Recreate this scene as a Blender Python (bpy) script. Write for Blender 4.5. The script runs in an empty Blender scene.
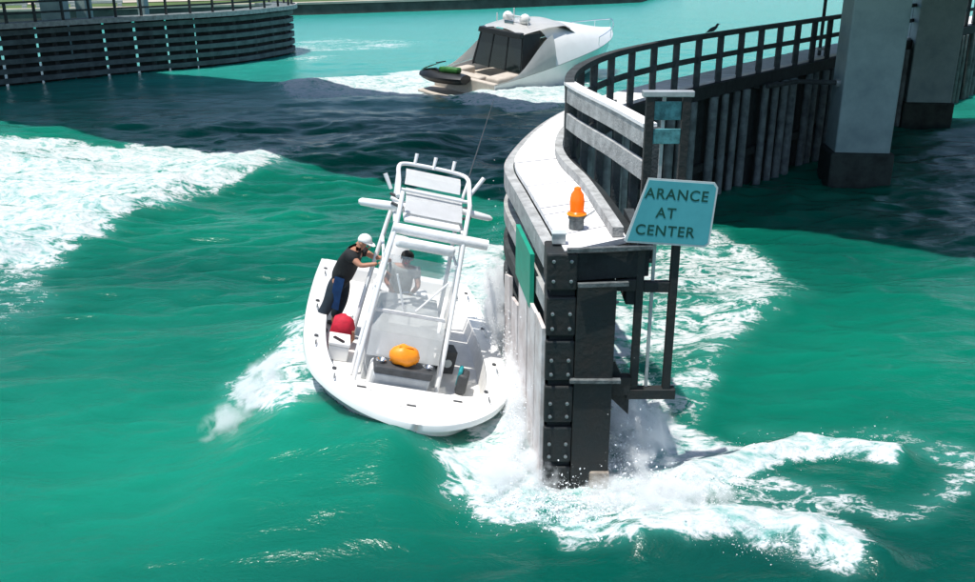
import bpy, bmesh, math, random
import numpy as np
from mathutils import Vector, Matrix
random.seed(4)
R = math.radians
sc = bpy.context.scene
C = sc.collection

# ------------------------------------------------------------------ camera, sky, sun
CAM_H, PITCH, F = 7.0, R(20.5), 940.0
cam = bpy.data.objects.new('camera', bpy.data.cameras.new('camera'))
C.objects.link(cam)
cam.location = (0, 0, CAM_H)
cam.rotation_euler = (math.pi / 2 - PITCH, 0, 0)
cam.data.sensor_width = 36
cam.data.lens = 36 * F / 975
cam.data.clip_end = 6000
sc.camera = cam
SUN_EL, SUN_X, SUN_Y = R(76), -0.80, -0.60         # high sun from the left
w = bpy.data.worlds.new('World'); sc.world = w; w.use_nodes = True
nt = w.node_tree
sky = nt.nodes.new('ShaderNodeTexSky'); sky.sky_type = 'NISHITA'; sky.sun_disc = False
sky.sun_elevation = SUN_EL; sky.sun_rotation = math.atan2(SUN_X, SUN_Y)
nt.links.new(sky.outputs[0], nt.nodes['Background'].inputs[0])
nt.nodes['Background'].inputs[1].default_value = 0.14
sd = Vector((SUN_X, SUN_Y, math.tan(SUN_EL) * math.hypot(SUN_X, SUN_Y))).normalized()
sun = bpy.data.objects.new('sun', bpy.data.lights.new('sun', 'SUN')); C.objects.link(sun)
sun.data.energy = 4.3; sun.data.angle = R(0.53); sun.data.color = (1, .96, .9)
sun.rotation_euler = sd.to_track_quat('Z', 'Y').to_euler()
sun.location = (-20, -6, 60)
sc.view_settings.view_transform = 'Standard'; sc.view_settings.look = 'None'
sc.view_settings.gamma = 1; sc.view_settings.exposure = 0.3

def at(x, y, z=0.0):
    """photo pixel -> point on the horizontal plane z"""
    u = (x - 487.5) / F; v = (y - 291) / F
    d = (u, math.cos(PITCH) - v * math.sin(PITCH), -math.sin(PITCH) - v * math.cos(PITCH))
    k = (z - CAM_H) / d[2]
    return Vector((d[0] * k, d[1] * k, z))

# ------------------------------------------------------------------ materials
def mat(name, col, rough=.6, var=.15, scale=4.0, bump=0.0, metal=0.0, col2=None, spec=.5, coat=0.0, bscale=None, stretch=(1, 1, 1)):
    m = bpy.data.materials.new(name); m.use_nodes = True
    n, l = m.node_tree.nodes, m.node_tree.links
    b = n['Principled BSDF']
    tc = n.new('ShaderNodeTexCoord'); mp = n.new('ShaderNodeMapping'); mp.inputs['Scale'].default_value = stretch
    l.new(tc.outputs['Object'], mp.inputs[0])
    tx = n.new('ShaderNodeTexNoise'); tx.inputs['Scale'].default_value = scale; tx.inputs['Detail'].default_value = 6
    tx.inputs['Roughness'].default_value = .65
    l.new(mp.outputs[0], tx.inputs['Vector'])
    cr = n.new('ShaderNodeValToRGB')
    c2 = col2 or tuple(c * (1 - 2 * var) for c in col)
    cr.color_ramp.elements[0].position = .35; cr.color_ramp.elements[0].color = (*c2, 1)
    cr.color_ramp.elements[1].position = .62; cr.color_ramp.elements[1].color = (*col, 1)
    l.new(tx.outputs[0], cr.inputs[0]); l.new(cr.outputs[0], b.inputs['Base Color'])
    b.inputs['Roughness'].default_value = rough; b.inputs['Metallic'].default_value = metal
    b.inputs['Specular IOR Level'].default_value = spec; b.inputs['Coat Weight'].default_value = coat
    if bump:
        t2 = n.new('ShaderNodeTexNoise'); t2.inputs['Scale'].default_value = bscale or scale * 4; t2.inputs['Detail'].default_value = 5
        l.new(mp.outputs[0], t2.inputs['Vector'])
        bp = n.new('ShaderNodeBump'); bp.inputs['Strength'].default_value = bump; bp.inputs['Distance'].default_value = .02
        l.new(t2.outputs[0], bp.inputs['Height']); l.new(bp.outputs[0], b.inputs['Normal'])
    return m

def glassy(name, col, alpha, rough=.05):
    m = mat(name, col, rough, .05)
    b = m.node_tree.nodes['Principled BSDF']; b.inputs['Alpha'].default_value = alpha
    return m

M = dict(
    gel=mat('white_gelcoat', (.82, .82, .80), .25, .03, 2, coat=.3),
    gel_in=mat('white_nonskid', (.78, .77, .74), .6, .06, 6, .2),
    bottom=mat('hull_bottom', (.70, .72, .72), .3, .05, 3),
    alu=mat('white_powder_coat', (.80, .81, .81), .35, .03, 5),
    canvas=mat('white_canvas', (.80, .80, .80), .8, .06, 5, .3),
    greyc=mat('grey_cover', (.50, .52, .52), .7, .1, 4, .3),
    chrome=mat('polished_steel', (.7, .72, .74), .15, .05, 6, metal=1),
    black=mat('black_plastic', (.015, .018, .02), .4, .2, 5),
    dgrey=mat('dark_grey_rubber', (.06, .065, .07), .6, .2, 8, .2),
    orange=mat('orange_vinyl', (.95, .30, .008), .45, .08, 6, .2),
    red=mat('red_fabric', (.55, .01, .035), .75, .15, 8, .4),
    blue=mat('blue_fabric', (.01, .07, .22), .8, .15, 8, .3),
    shirtblk=mat('black_fabric', (.014, .016, .018), .85, .2, 10, .4),
    brown=mat('dark_brown_fabric', (.05, .022, .018), .85, .2, 10, .4),
    navy=mat('navy_fabric', (.008, .022, .035), .85, .2, 10, .4),
    skin=mat('skin', (.46, .22, .14), .55, .1, 6),
    skind=mat('skin_tan', (.34, .16, .10), .55, .1, 6),
    hair=mat('dark_hair', (.012, .01, .009), .7, .2, 20, .4),
    capw=mat('white_cap_fabric', (.8, .8, .78), .8, .05, 8, .2),
    greyshirt=mat('grey_shirt', (.30, .32, .31), .85, .12, 8, .4),
    tealbag=mat('teal_fabric', (.01, .27, .30), .6, .1, 6, .2),
    beige=mat('beige_upholstery', (.56, .50, .43), .7, .1, 3, .2),
    yglass=mat('dark_tinted_glass', (.012, .018, .02), .08, .1, 2),
    clear=glassy('clear_vinyl', (.78, .82, .82), .19, .12),
    hazy=glassy('hazy_vinyl', (.70, .73, .73), .58, .3),
    grn=mat('bright_green_panel', (.04, .20, .03), .5, .3, 5),
    greenboard=mat('green_daymark_board', (.0, .30, .19), .55, .12, 3, .1),
    deck=mat('bleached_timber_deck', (.86, .84, .82), .8, .05, 3, .35, stretch=(1, 1, 1), bscale=24),
    wood=mat('weathered_timber', (.42, .43, .42), .85, .22, 5, .7, bscale=30),
    woodd=mat('tarred_timber', (.045, .055, .058), .8, .3, 4, .7, bscale=24),
    pileg=mat('grey_timber_pile', (.15, .185, .19), .85, .28, 3, .6, bscale=20),
    blackt=mat('black_tarred_planks', (.014, .02, .021), .85, .3, 4, .6),
    steel=mat('dark_painted_steel', (.010, .016, .017), .66, .3, 3.5, .6, col2=(.019, .017, .015)),
    bolt=mat('galvanised_bolt', (.30, .33, .33), .4, .15, 20, metal=.7),
    galv=mat('galvanised_steel', (.50, .53, .53), .5, .12, 8, metal=.5),
    plast=mat('pale_rubbing_board', (.72, .68, .66), .6, .1, 2.2, .3, col2=(.50, .43, .40)),
    signf=mat('pale_turquoise_sign_face', (.075, .36, .40), .4, .06, 2, col2=(.06, .31, .35)),
    signb=mat('sign_rim', (.62, .68, .68), .5, .08, 6, metal=.3),
    signt=mat('dark_green_lettering', (.0, .075, .055), .5, .25, 18),
    gauge=mat('pale_teal_gauge_board', (.10, .32, .34), .5, .2, 9, col2=(.03, .12, .13)),
    conc=mat('stained_concrete', (.32, .43, .43), .9, .15, .9, .5, col2=(.22, .31, .32), bscale=14),
    concd=mat('tide_stained_concrete', (.035, .05, .045), .85, .3, 2, .7, bscale=8),
    asphalt=mat('bridge_concrete', (.30, .30, .29), .9, .1, 1, .3),
    grass=mat('mown_grass', (.075, .13, .025), .95, .25, .25, .4, col2=(.05, .085, .02)),
    path=mat('beige_path', (.48, .42, .34), .9, .12, .6, .3),
    seaw=mat('dark_sea_wall', (.07, .08, .07), .9, .25, .7, .5),
    pale=mat('pale_concrete', (.58, .60, .59), .85, .1, 1.5, .3),
    bird=mat('bird_plumage', (.03, .035, .04), .8, .2, 20),
    rope=mat('antenna_fibreglass', (.05, .07, .075), .5, .1, 10),
    iron=mat('weathered_iron', (.16, .18, .18), .6, .3, 9, .4, metal=.2),
    walel=mat('grey_green_wale', (.12, .155, .16), .85, .25, 1.5, .5),
    tan=mat('encrusted_tan', (.36, .31, .25), .9, .2, 8, .8),
)
m = mat('amber_lens', (1.0, .15, .002), .25, .06, 9); M['amber'] = m
bb = m.node_tree.nodes['Principled BSDF']
bb.inputs['Emission Color'].default_value = (1, .16, .003, 1); bb.inputs['Emission Strength'].default_value = .35   # a lit beacon
m = mat('spray_white', (.88, .90, .90), .7, .02, 5); M['spray'] = m

# ------------------------------------------------------------------ mesh helpers
def obj(name, bm, material, parent=None, smooth=False):
    me = bpy.data.meshes.new(name)
    bmesh.ops.recalc_face_normals(bm, faces=bm.faces)
    bm.to_mesh(me); bm.free()
    return meobj(name, me, material, parent, smooth)

def meobj(name, me, material, parent=None, smooth=False):
    if material and not me.materials: me.materials.append(M[material] if isinstance(material, str) else material)
    if smooth:
        me.polygons.foreach_set('use_smooth', [True] * len(me.polygons)); me.set_sharp_from_angle(angle=R(48))
    o = bpy.data.objects.new(name, me); C.objects.link(o)
    if parent: o.parent = parent
    return o

def share(src, parent=None):
    o = src.copy(); C.objects.link(o)
    o.parent = parent or src.parent
    return o

def thing(name, label, cat, loc=(0, 0, 0), rot=(0, 0, 0), group=None):
    o = bpy.data.objects.new(name, None); C.objects.link(o); o.empty_display_size = .2
    o.location = loc; o.rotation_euler = rot
    return tag(o, label, cat, group)

def tag(o, label, cat, group=None, kind=None):
    if label: o['label'] = label
    if cat: o['category'] = cat
    if group: o['group'] = group
    if kind: o['kind'] = kind
    return o

def box(bm, x0, x1, y0, y1, z0, z1, bev=0.0, mtx=None):
    r = bmesh.ops.create_cube(bm, size=1)
    vs = r['verts']
    for v in vs:
        v.co = Vector(((x0 + x1) / 2 + v.co.x * (x1 - x0), (y0 + y1) / 2 + v.co.y * (y1 - y0), (z0 + z1) / 2 + v.co.z * (z1 - z0)))
    if mtx:
        for v in vs: v.co = mtx @ v.co
    if bev:
        es = list({e for v in vs for e in v.link_edges})
        bmesh.ops.bevel(bm, geom=es, offset=bev, segments=2, affect='EDGES', profile=.5)

def bar(bm, a, b, wx, wz, bev=0.0, up=(0, 0, 1)):
    """box-section beam from a to b"""
    a, b = Vector(a), Vector(b); d = b - a; L = d.length; y = d / L
    x = y.cross(Vector(up))
    if x.length < 1e-4: x = Vector((1, 0, 0))
    x.normalize(); z = x.cross(y)
    mt = Matrix((x, y, z)).transposed().to_4x4(); mt.translation = a
    box(bm, -wx / 2, wx / 2, 0, L, -wz / 2, wz / 2, bev, mt)

def tube(bm, pts, r, seg=8, cap=True):
    pts = [Vector(p) for p in pts]; n = len(pts)
    rs = r if isinstance(r, (list, tuple)) else [r] * n
    rings = []; px = None
    for i, p in enumerate(pts):
        t = (pts[min(i + 1, n - 1)] - pts[max(i - 1, 0)]).normalized()
        x = t.cross(Vector((0, 0, 1))) if px is None else px - t * px.dot(t)
        if x.length < 1e-3: x = t.cross(Vector((1, 0, 0)))
        x.normalize(); px = x; y = t.cross(x)
        rings.append([bm.verts.new(p + (x * math.cos(a) + y * math.sin(a)) * rs[i]) for a in [2 * math.pi * k / seg for k in range(seg)]])
    for i in range(n - 1):
        for k in range(seg):
            bm.faces.new((rings[i][k], rings[i][(k + 1) % seg], rings[i + 1][(k + 1) % seg], rings[i + 1][k]))
    if cap: bm.faces.new(rings[0]); bm.faces.new(rings[-1][::-1])

def lathe(bm, prof, seg=20, c=(0, 0, 0)):
    c = Vector(c); rings = []
    for r, z in prof:
        rings.append([bm.verts.new(c + Vector((max(r, 1e-4) * math.cos(2 * math.pi * k / seg), max(r, 1e-4) * math.sin(2 * math.pi * k / seg), z))) for k in range(seg)])
    for a, b in zip(rings, rings[1:]):
        for k in range(seg): bm.faces.new((a[k], a[(k + 1) % seg], b[(k + 1) % seg], b[k]))
    bm.faces.new(rings[0][::-1]); bm.faces.new(rings[-1])

def prism(bm, poly, z0, z1):
    a = [bm.verts.new((x, y, z0)) for x, y in poly]; b = [bm.verts.new((x, y, z1)) for x, y in poly]
    n = len(poly)
    bm.faces.new(a[::-1]); bm.faces.new(b)
    for k in range(n): bm.faces.new((a[k], a[(k + 1) % n], b[(k + 1) % n], b[k]))

def loft(bm, rows, closed=False, capends=False):
    vs = [[bm.verts.new(p) for p in r] for r in rows]
    for a, b in zip(vs, vs[1:]):
        n = len(a)
        for k in range(n if closed else n - 1):
            try: bm.faces.new((a[k], a[(k + 1) % n], b[(k + 1) % n], b[k]))
            except ValueError: pass
    if capends:
        bm.faces.new(vs[0][::-1]); bm.faces.new(vs[-1])

def rounded(pts, n=6):
    """Catmull-Rom through pts"""
    pts = [Vector(p) for p in pts]; out = []
    P = [2 * pts[0] - pts[1]] + pts + [2 * pts[-1] - pts[-2]]
    for i in range(1, len(P) - 2):
        for k in range(n):
            t = k / n; a, b, c, d = P[i - 1], P[i], P[i + 1], P[i + 2]
            out.append(.5 * (2 * b + (c - a) * t + (2 * a - 5 * b + 4 * c - d) * t * t + (3 * b - a - 3 * c + d) * t ** 3))
    out.append(pts[-1]); return out

def resample(pts, step):
    pts = [Vector(p) for p in pts]; s = [0]
    for a, b in zip(pts, pts[1:]): s.append(s[-1] + (b - a).length)
    n = max(1, round(s[-1] / step)); out = []
    for i in range(n + 1):
        d = s[-1] * i / n; k = 0
        while k < len(s) - 2 and s[k + 1] < d: k += 1
        out.append(pts[k].lerp(pts[k + 1], (d - s[k]) / max(s[k + 1] - s[k], 1e-6)))
    return out

def offset(pts, d):
    out = []
    for i, p in enumerate(pts):
        t = pts[min(i + 1, len(pts) - 1)] - pts[max(i - 1, 0)]; t.z = 0; t.normalize()
        out.append(p + Vector((t.y, -t.x, 0)) * d)
    return out

def strip_beam(bm, pts, w, h):
    """continuous rectangular beam along a curved line (mitred), pts = centre line"""
    L = offset(pts, -w / 2); Rr = offset(pts, w / 2); up = Vector((0, 0, h / 2))
    loft(bm, [[a - up, b - up, b + up, a + up] for a, b in zip(L, Rr)], closed=True, capends=True)

def grow(name, verts, edges, radii, material, parent, root=0, sub=2):
    """a continuous limb/body surface grown with Skin + Subdivision, then frozen to a mesh"""
    me = bpy.data.meshes.new(name); me.from_pydata([tuple(v) for v in verts], edges, []); me.update()
    o = bpy.data.objects.new(name, me); C.objects.link(o)
    md = o.modifiers.new('s', 'SKIN'); md.use_smooth_shade = True
    for i, v in enumerate(me.skin_vertices[0].data):
        r = radii[i]; v.radius = r if isinstance(r, tuple) else (r, r); v.use_root = (i == root)
    sb = o.modifiers.new('d', 'SUBSURF'); sb.levels = sub; sb.render_levels = sub
    dg = bpy.context.evaluated_depsgraph_get(); dg.update()
    nm = bpy.data.meshes.new_from_object(o.evaluated_get(dg))
    bpy.data.objects.remove(o); bpy.data.meshes.remove(me)
    nm.name = name; nm.materials.clear()
    return meobj(name, nm, material, parent, True)

# ------------------------------------------------------------------ noise on numpy
def _h(ix, iy, s):
    n = (ix.astype(np.int64) * 374761393 + iy.astype(np.int64) * 668265263 + s * 1274126177) & 0xffffffff
    n = ((n ^ (n >> 13)) * 1274126177) & 0xffffffff
    return ((n ^ (n >> 16)) & 0xffff) / 65535.0
def vnoise(x, y, s=0):
    ix = np.floor(x); iy = np.floor(y); fx = x - ix; fy = y - iy
    fx = fx * fx * fx * (fx * (fx * 6 - 15) + 10); fy = fy * fy * fy * (fy * (fy * 6 - 15) + 10)
    a = _h(ix, iy, s); b = _h(ix + 1, iy, s); c = _h(ix, iy + 1, s); d = _h(ix + 1, iy + 1, s)
    return (a * (1 - fx) + b * fx) * (1 - fy) + (c * (1 - fx) + d * fx) * fy
def fbm(x, y, o=4, s=0, g=.5):
    t = 0; a = 1; tot = 0
    for k in range(o):
        cx, sn = math.cos(k * 1.1 + .3), math.sin(k * 1.1 + .3)
        t = t + a * vnoise((x * cx - y * sn) * 2 ** k + 17 * k, (x * sn + y * cx) * 2 ** k, s + k); tot += a; a *= g
    return t / tot
def sdf(X, Y, poly):
    """signed distance, positive inside"""
    d = np.full(X.shape, 1e9); ins = np.zeros(X.shape, bool); n = len(poly)
    for i in range(n):
        ax, ay = poly[i][:2]; bx, by = poly[(i + 1) % n][:2]
        ex, ey = bx - ax, by - ay; wx, wy = X - ax, Y - ay
        t = np.clip((wx * ex + wy * ey) / (ex * ex + ey * ey + 1e-9), 0, 1)
        d = np.minimum(d, (wx - ex * t) ** 2 + (wy - ey * t) ** 2)
        c = ((ay > Y) != (by > Y)) & (X < (bx - ax) * (Y - ay) / (by - ay + 1e-12) + ax)
        ins ^= c
    return np.where(ins, 1, -1) * np.sqrt(d)
def sstep(a, b, v):
    t = np.clip((v - a) / (b - a), 0, 1); return t * t * (3 - 2 * t)

# ------------------------------------------------------------------ water
FOAM = [  # photo outline of each patch of broken water, strength, soft edge in metres
    ([(-80, 140), (0, 139), (60, 142), (130, 145), (200, 152), (272, 150), (294, 159), (250, 178), (205, 194), (170, 208), (128, 220), (95, 240), (35, 262), (-80, 282)], 1.0, .9),
    ([(-40, 262), (40, 268), (48, 300), (20, 322), (-40, 330)], .34, .5),
    ([(285, 84), (360, 76), (432, 70), (460, 86), (482, 102), (420, 97), (370, 95), (296, 98)], 1.0, 1.0),
    ([(465, 97), (500, 90), (540, 84), (575, 76), (600, 100), (530, 112), (480, 106)], 1.0, 1.0),
    ([(280, 42), (330, 38), (420, 42), (400, 48), (300, 52)], .42, 2.2),
    ([(290, 54), (330, 55), (325, 62), (285, 60)], .4, 1.2),
    ([(330, 312), (300, 328), (277, 362), (235, 383), (224, 400), (258, 428), (290, 447), (306, 425), (335, 415), (360, 380)], .60, .30),
    ([(450, 250), (500, 245), (525, 300), (545, 400), (545, 480), (600, 500), (640, 548), (560, 540), (490, 520), (450, 492), (440, 470), (470, 440), (420, 330)], .9, .28),
    ([(600, 262), (640, 236), (722, 232), (792, 286), (770, 306), (745, 332), (725, 350), (706, 380), (690, 420), (620, 410), (600, 330)], .50, .45),
    ([(600, 270), (640, 262), (652, 300), (640, 350), (640, 410), (660, 440), (600, 450)], .70, .4),
    ([(590, 395), (650, 425), (700, 432), (752, 448), (735, 480), (700, 500), (760, 512), (840, 532), (874, 558), (870, 578), (820, 562), (740, 548), (660, 546), (590, 510)], .88, .28),
    ([(680, 478), (740, 458), (795, 436), (850, 441), (896, 453), (893, 470), (860, 458), (800, 462), (740, 480)], .86, .18),
    ([(690, 440), (760, 470), (860, 500), (900, 515), (760, 520), (690, 500)], .36, .3),
    ([(900, 440), (960, 440), (985, 470), (975, 500), (900, 520), (780, 522), (780, 500), (880, 505), (940, 495), (955, 468)], .40, .25),
    ([(740, 425), (900, 428), (960, 445), (900, 445), (760, 440)], .28, .3),
    ([(330, 442), (350, 430), (470, 450), (470, 475), (420, 470), (360, 462)], .26, .2),
]
def axis(segs):
    out = [segs[0][0]]
    for a, b, s0, s1 in segs:
        n = max(2, int(abs(b - a) / ((s0 + s1) / 2))); r = (s1 / s0)
        wts = np.array([r ** (k / (n - 1)) for k in range(n)]); st = np.cumsum(wts) / wts.sum()
        out += list(a + (b - a) * st)
    return np.array(out)
xs = axis([(-3000, -60, 600, 2), (-60, -18, 1.6, .22), (-18, -6, .2, .06), (-6, 7, .055, .055), (7, 24, .06, .25), (24, 70, .3, 2), (70, 3000, 2, 600)])
ys = axis([(-60, 6, 8, .2), (6, 20, .055, .06), (20, 32, .065, .14), (32, 66, .14, .35), (66, 140, .4, 2), (140, 4500, 2, 800)])
X, Y = np.meshgrid(xs, ys)
foam = np.zeros(X.shape)
wx = X + (fbm(X * .9, Y * .9, 3, 40) - .5) * 1.1; wy = Y + (fbm(X * .9, Y * .9, 3, 60) - .5) * 1.6
for px, amt, soft in FOAM:
    P = [tuple(at(*p)) for p in px]
    far = max(1.0, P[0][1] / 18)
    k = min(1.0, soft * 1.6)
    d = sdf(X * (1 - k) + wx * k, Y * (1 - k) + wy * k, P)
    foam = np.maximum(foam, amt * sstep(-soft, soft * .7, d))
streak = fbm(X * .35 + Y * .1, Y * 1.5 - X * .35, 4, 50, .6); foam = foam * np.clip(.22 + 1.38 * streak, 0, 1.1)
near = np.exp(-((np.clip(Y, 0, None) - 30) / 14) ** 2)
dist_fade = np.clip(1 - (Y - 60) / 90, .25, 1)
amp = (.05 + .24 * near) * dist_fade
rx, ry = X * .8 + Y * .25, Y - X * .18                       # crests run across the channel
Z = amp * ((fbm(rx * .22, ry * .50, 4, 3, .55) - .5) * 2.6 + (1 - np.abs(2 * fbm(rx * .5, ry * 1.1, 3, 9) - 1) * 1.6 - .4) * .55)
Z = Z + .04 * (fbm(X * .9, Y * 1.2, 3, 21) - .5) * (Y < 60)
# wake ridge that carries the foam at the left, and the hump the boat rides
def ridge(px, hgt, wid):
    P = [at(*p) for p in px]; d = np.full(X.shape, 1e9)
    for a, b in zip(P, P[1:]):
        ex, ey = b.x - a.x, b.y - a.y
        t = np.clip(((X - a.x) * ex + (Y - a.y) * ey) / (ex * ex + ey * ey), 0, 1)
        d = np.minimum(d, np.hypot(X - a.x - ex * t, Y - a.y - ey * t))
    return hgt * np.exp(-(d / wid) ** 2)
Z = Z + ridge([(-80, 262), (60, 235), (190, 185), (280, 160), (420, 150)], .42, 1.5)
Z = Z + ridge([(300, 86), (430, 84)], .35, 1.2) + ridge([(490, 98), (575, 92)], .35, 1.2)
Z = Z + ridge([(690, 400), (740, 320), (790, 288)], .16, .6)
Z = Z + ridge([(640, 545), (760, 530), (872, 566)], .26, .35) + ridge([(690, 478), (800, 448), (893, 460)], .22, .25)
Z = Z + ridge([(310, 350), (262, 395), (290, 440)], .12, .4)
Z = Z + .50 * np.exp(-(((X + 1.8) / 2.1) ** 4 + ((Y - 13.6) / 3.9) ** 4)) * (.1 + .9 * sstep(-.2, -1.5, X))
lump = fbm(X * 2.2, Y * 2.2, 4, 77, .6) - .35
Z = Z + foam ** 2 * np.clip(lump, 0, 1) * .24 * np.clip(1.2 - Y / 90, .3, 1)
# broken water is thrown up against the fender end
pl = .6 * np.exp(-((X - .5) / .28) ** 2 - ((Y - 12.6) / 1.9) ** 2) + .9 * np.exp(-((X - 2.0) / .55) ** 2 - ((Y - 12.2) / .9) ** 2)
Z = Z + pl * (.22 + .55 * np.clip(fbm(X * 1.9, Y * 1.9, 4, 31, .6) - .25, 0, 1))
Z = Z - .02 + .24 * np.exp(-((X + 1.15) / 1.2) ** 2 - ((Y - 11.7) / .8) ** 2)
# the hull pushes the water aside
BX, BY, BA = -1.66, 14.98, R(187.4)
lx = (X - BX) * math.cos(BA) + (Y - BY) * math.sin(BA); ly = -(X - BX) * math.sin(BA) + (Y - BY) * math.cos(BA)
hb = np.interp(ly, [-3.32, -3.28, -2.1, -.5, .9, 1.87, 2.5, 2.94, 3.18, 3.24], [0, 1.3, 1.4, 1.44, 1.38, 1.15, .86, .52, .24, 0])
cx_ = np.clip((hb - np.abs(lx + .1)) / .12, 0, 1) * (np.abs(ly) < 3.6)
Z = np.where(cx_ > 0, Z * (1 - cx_) + np.minimum(Z, -1.0) * cx_, Z)
ny, nx = X.shape
co = np.stack([X, Y, Z], -1).reshape(-1, 3)
idx = np.arange(ny * nx).reshape(ny, nx)
quads = np.stack([idx[:-1, :-1], idx[:-1, 1:], idx[1:, 1:], idx[1:, :-1]], -1).reshape(-1, 4)
me = bpy.data.meshes.new('water')
me.vertices.add(len(co)); me.vertices.foreach_set('co', co.ravel())
me.loops.add(quads.size); me.loops.foreach_set('vertex_index', quads.ravel().astype(np.int32))
me.polygons.add(len(quads)); me.polygons.foreach_set('loop_start', np.arange(0, quads.size, 4, dtype=np.int32))
me.polygons.foreach_set('use_smooth', np.ones(len(quads), bool))
me.update(calc_edges=True)
# lighter and darker patches of the water colour, set by position
def spot(x, y, rx_, ry_): return np.exp(-((X - x) / rx_) ** 2 - ((Y - y) / ry_) ** 2)
tone_patch = .34 + .8 * (fbm(X * .11, Y * .16, 3, 90) - .5) + .55 * spot(-5.5, 11.5, 4.0, 3.2) + .25 * spot(-4.5, 17, 4, 1.8) + .3 * spot(6.5, 15.5, 4, 3) - .5 * spot(.6, 8.4, 4.5, 1.5) - .35 * spot(-8, 20, 5, 1.6) - .3 * spot(5.5, 10, 3, 1.6)
sa = me.attributes.new('tone_patch', 'FLOAT', 'POINT'); sa.data.foreach_set('value', np.clip(tone_patch, 0, 1).ravel().astype(np.float32))
at_ = me.attributes.new('foam', 'FLOAT', 'POINT'); at_.data.foreach_set('value', foam.ravel().astype(np.float32))

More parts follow.
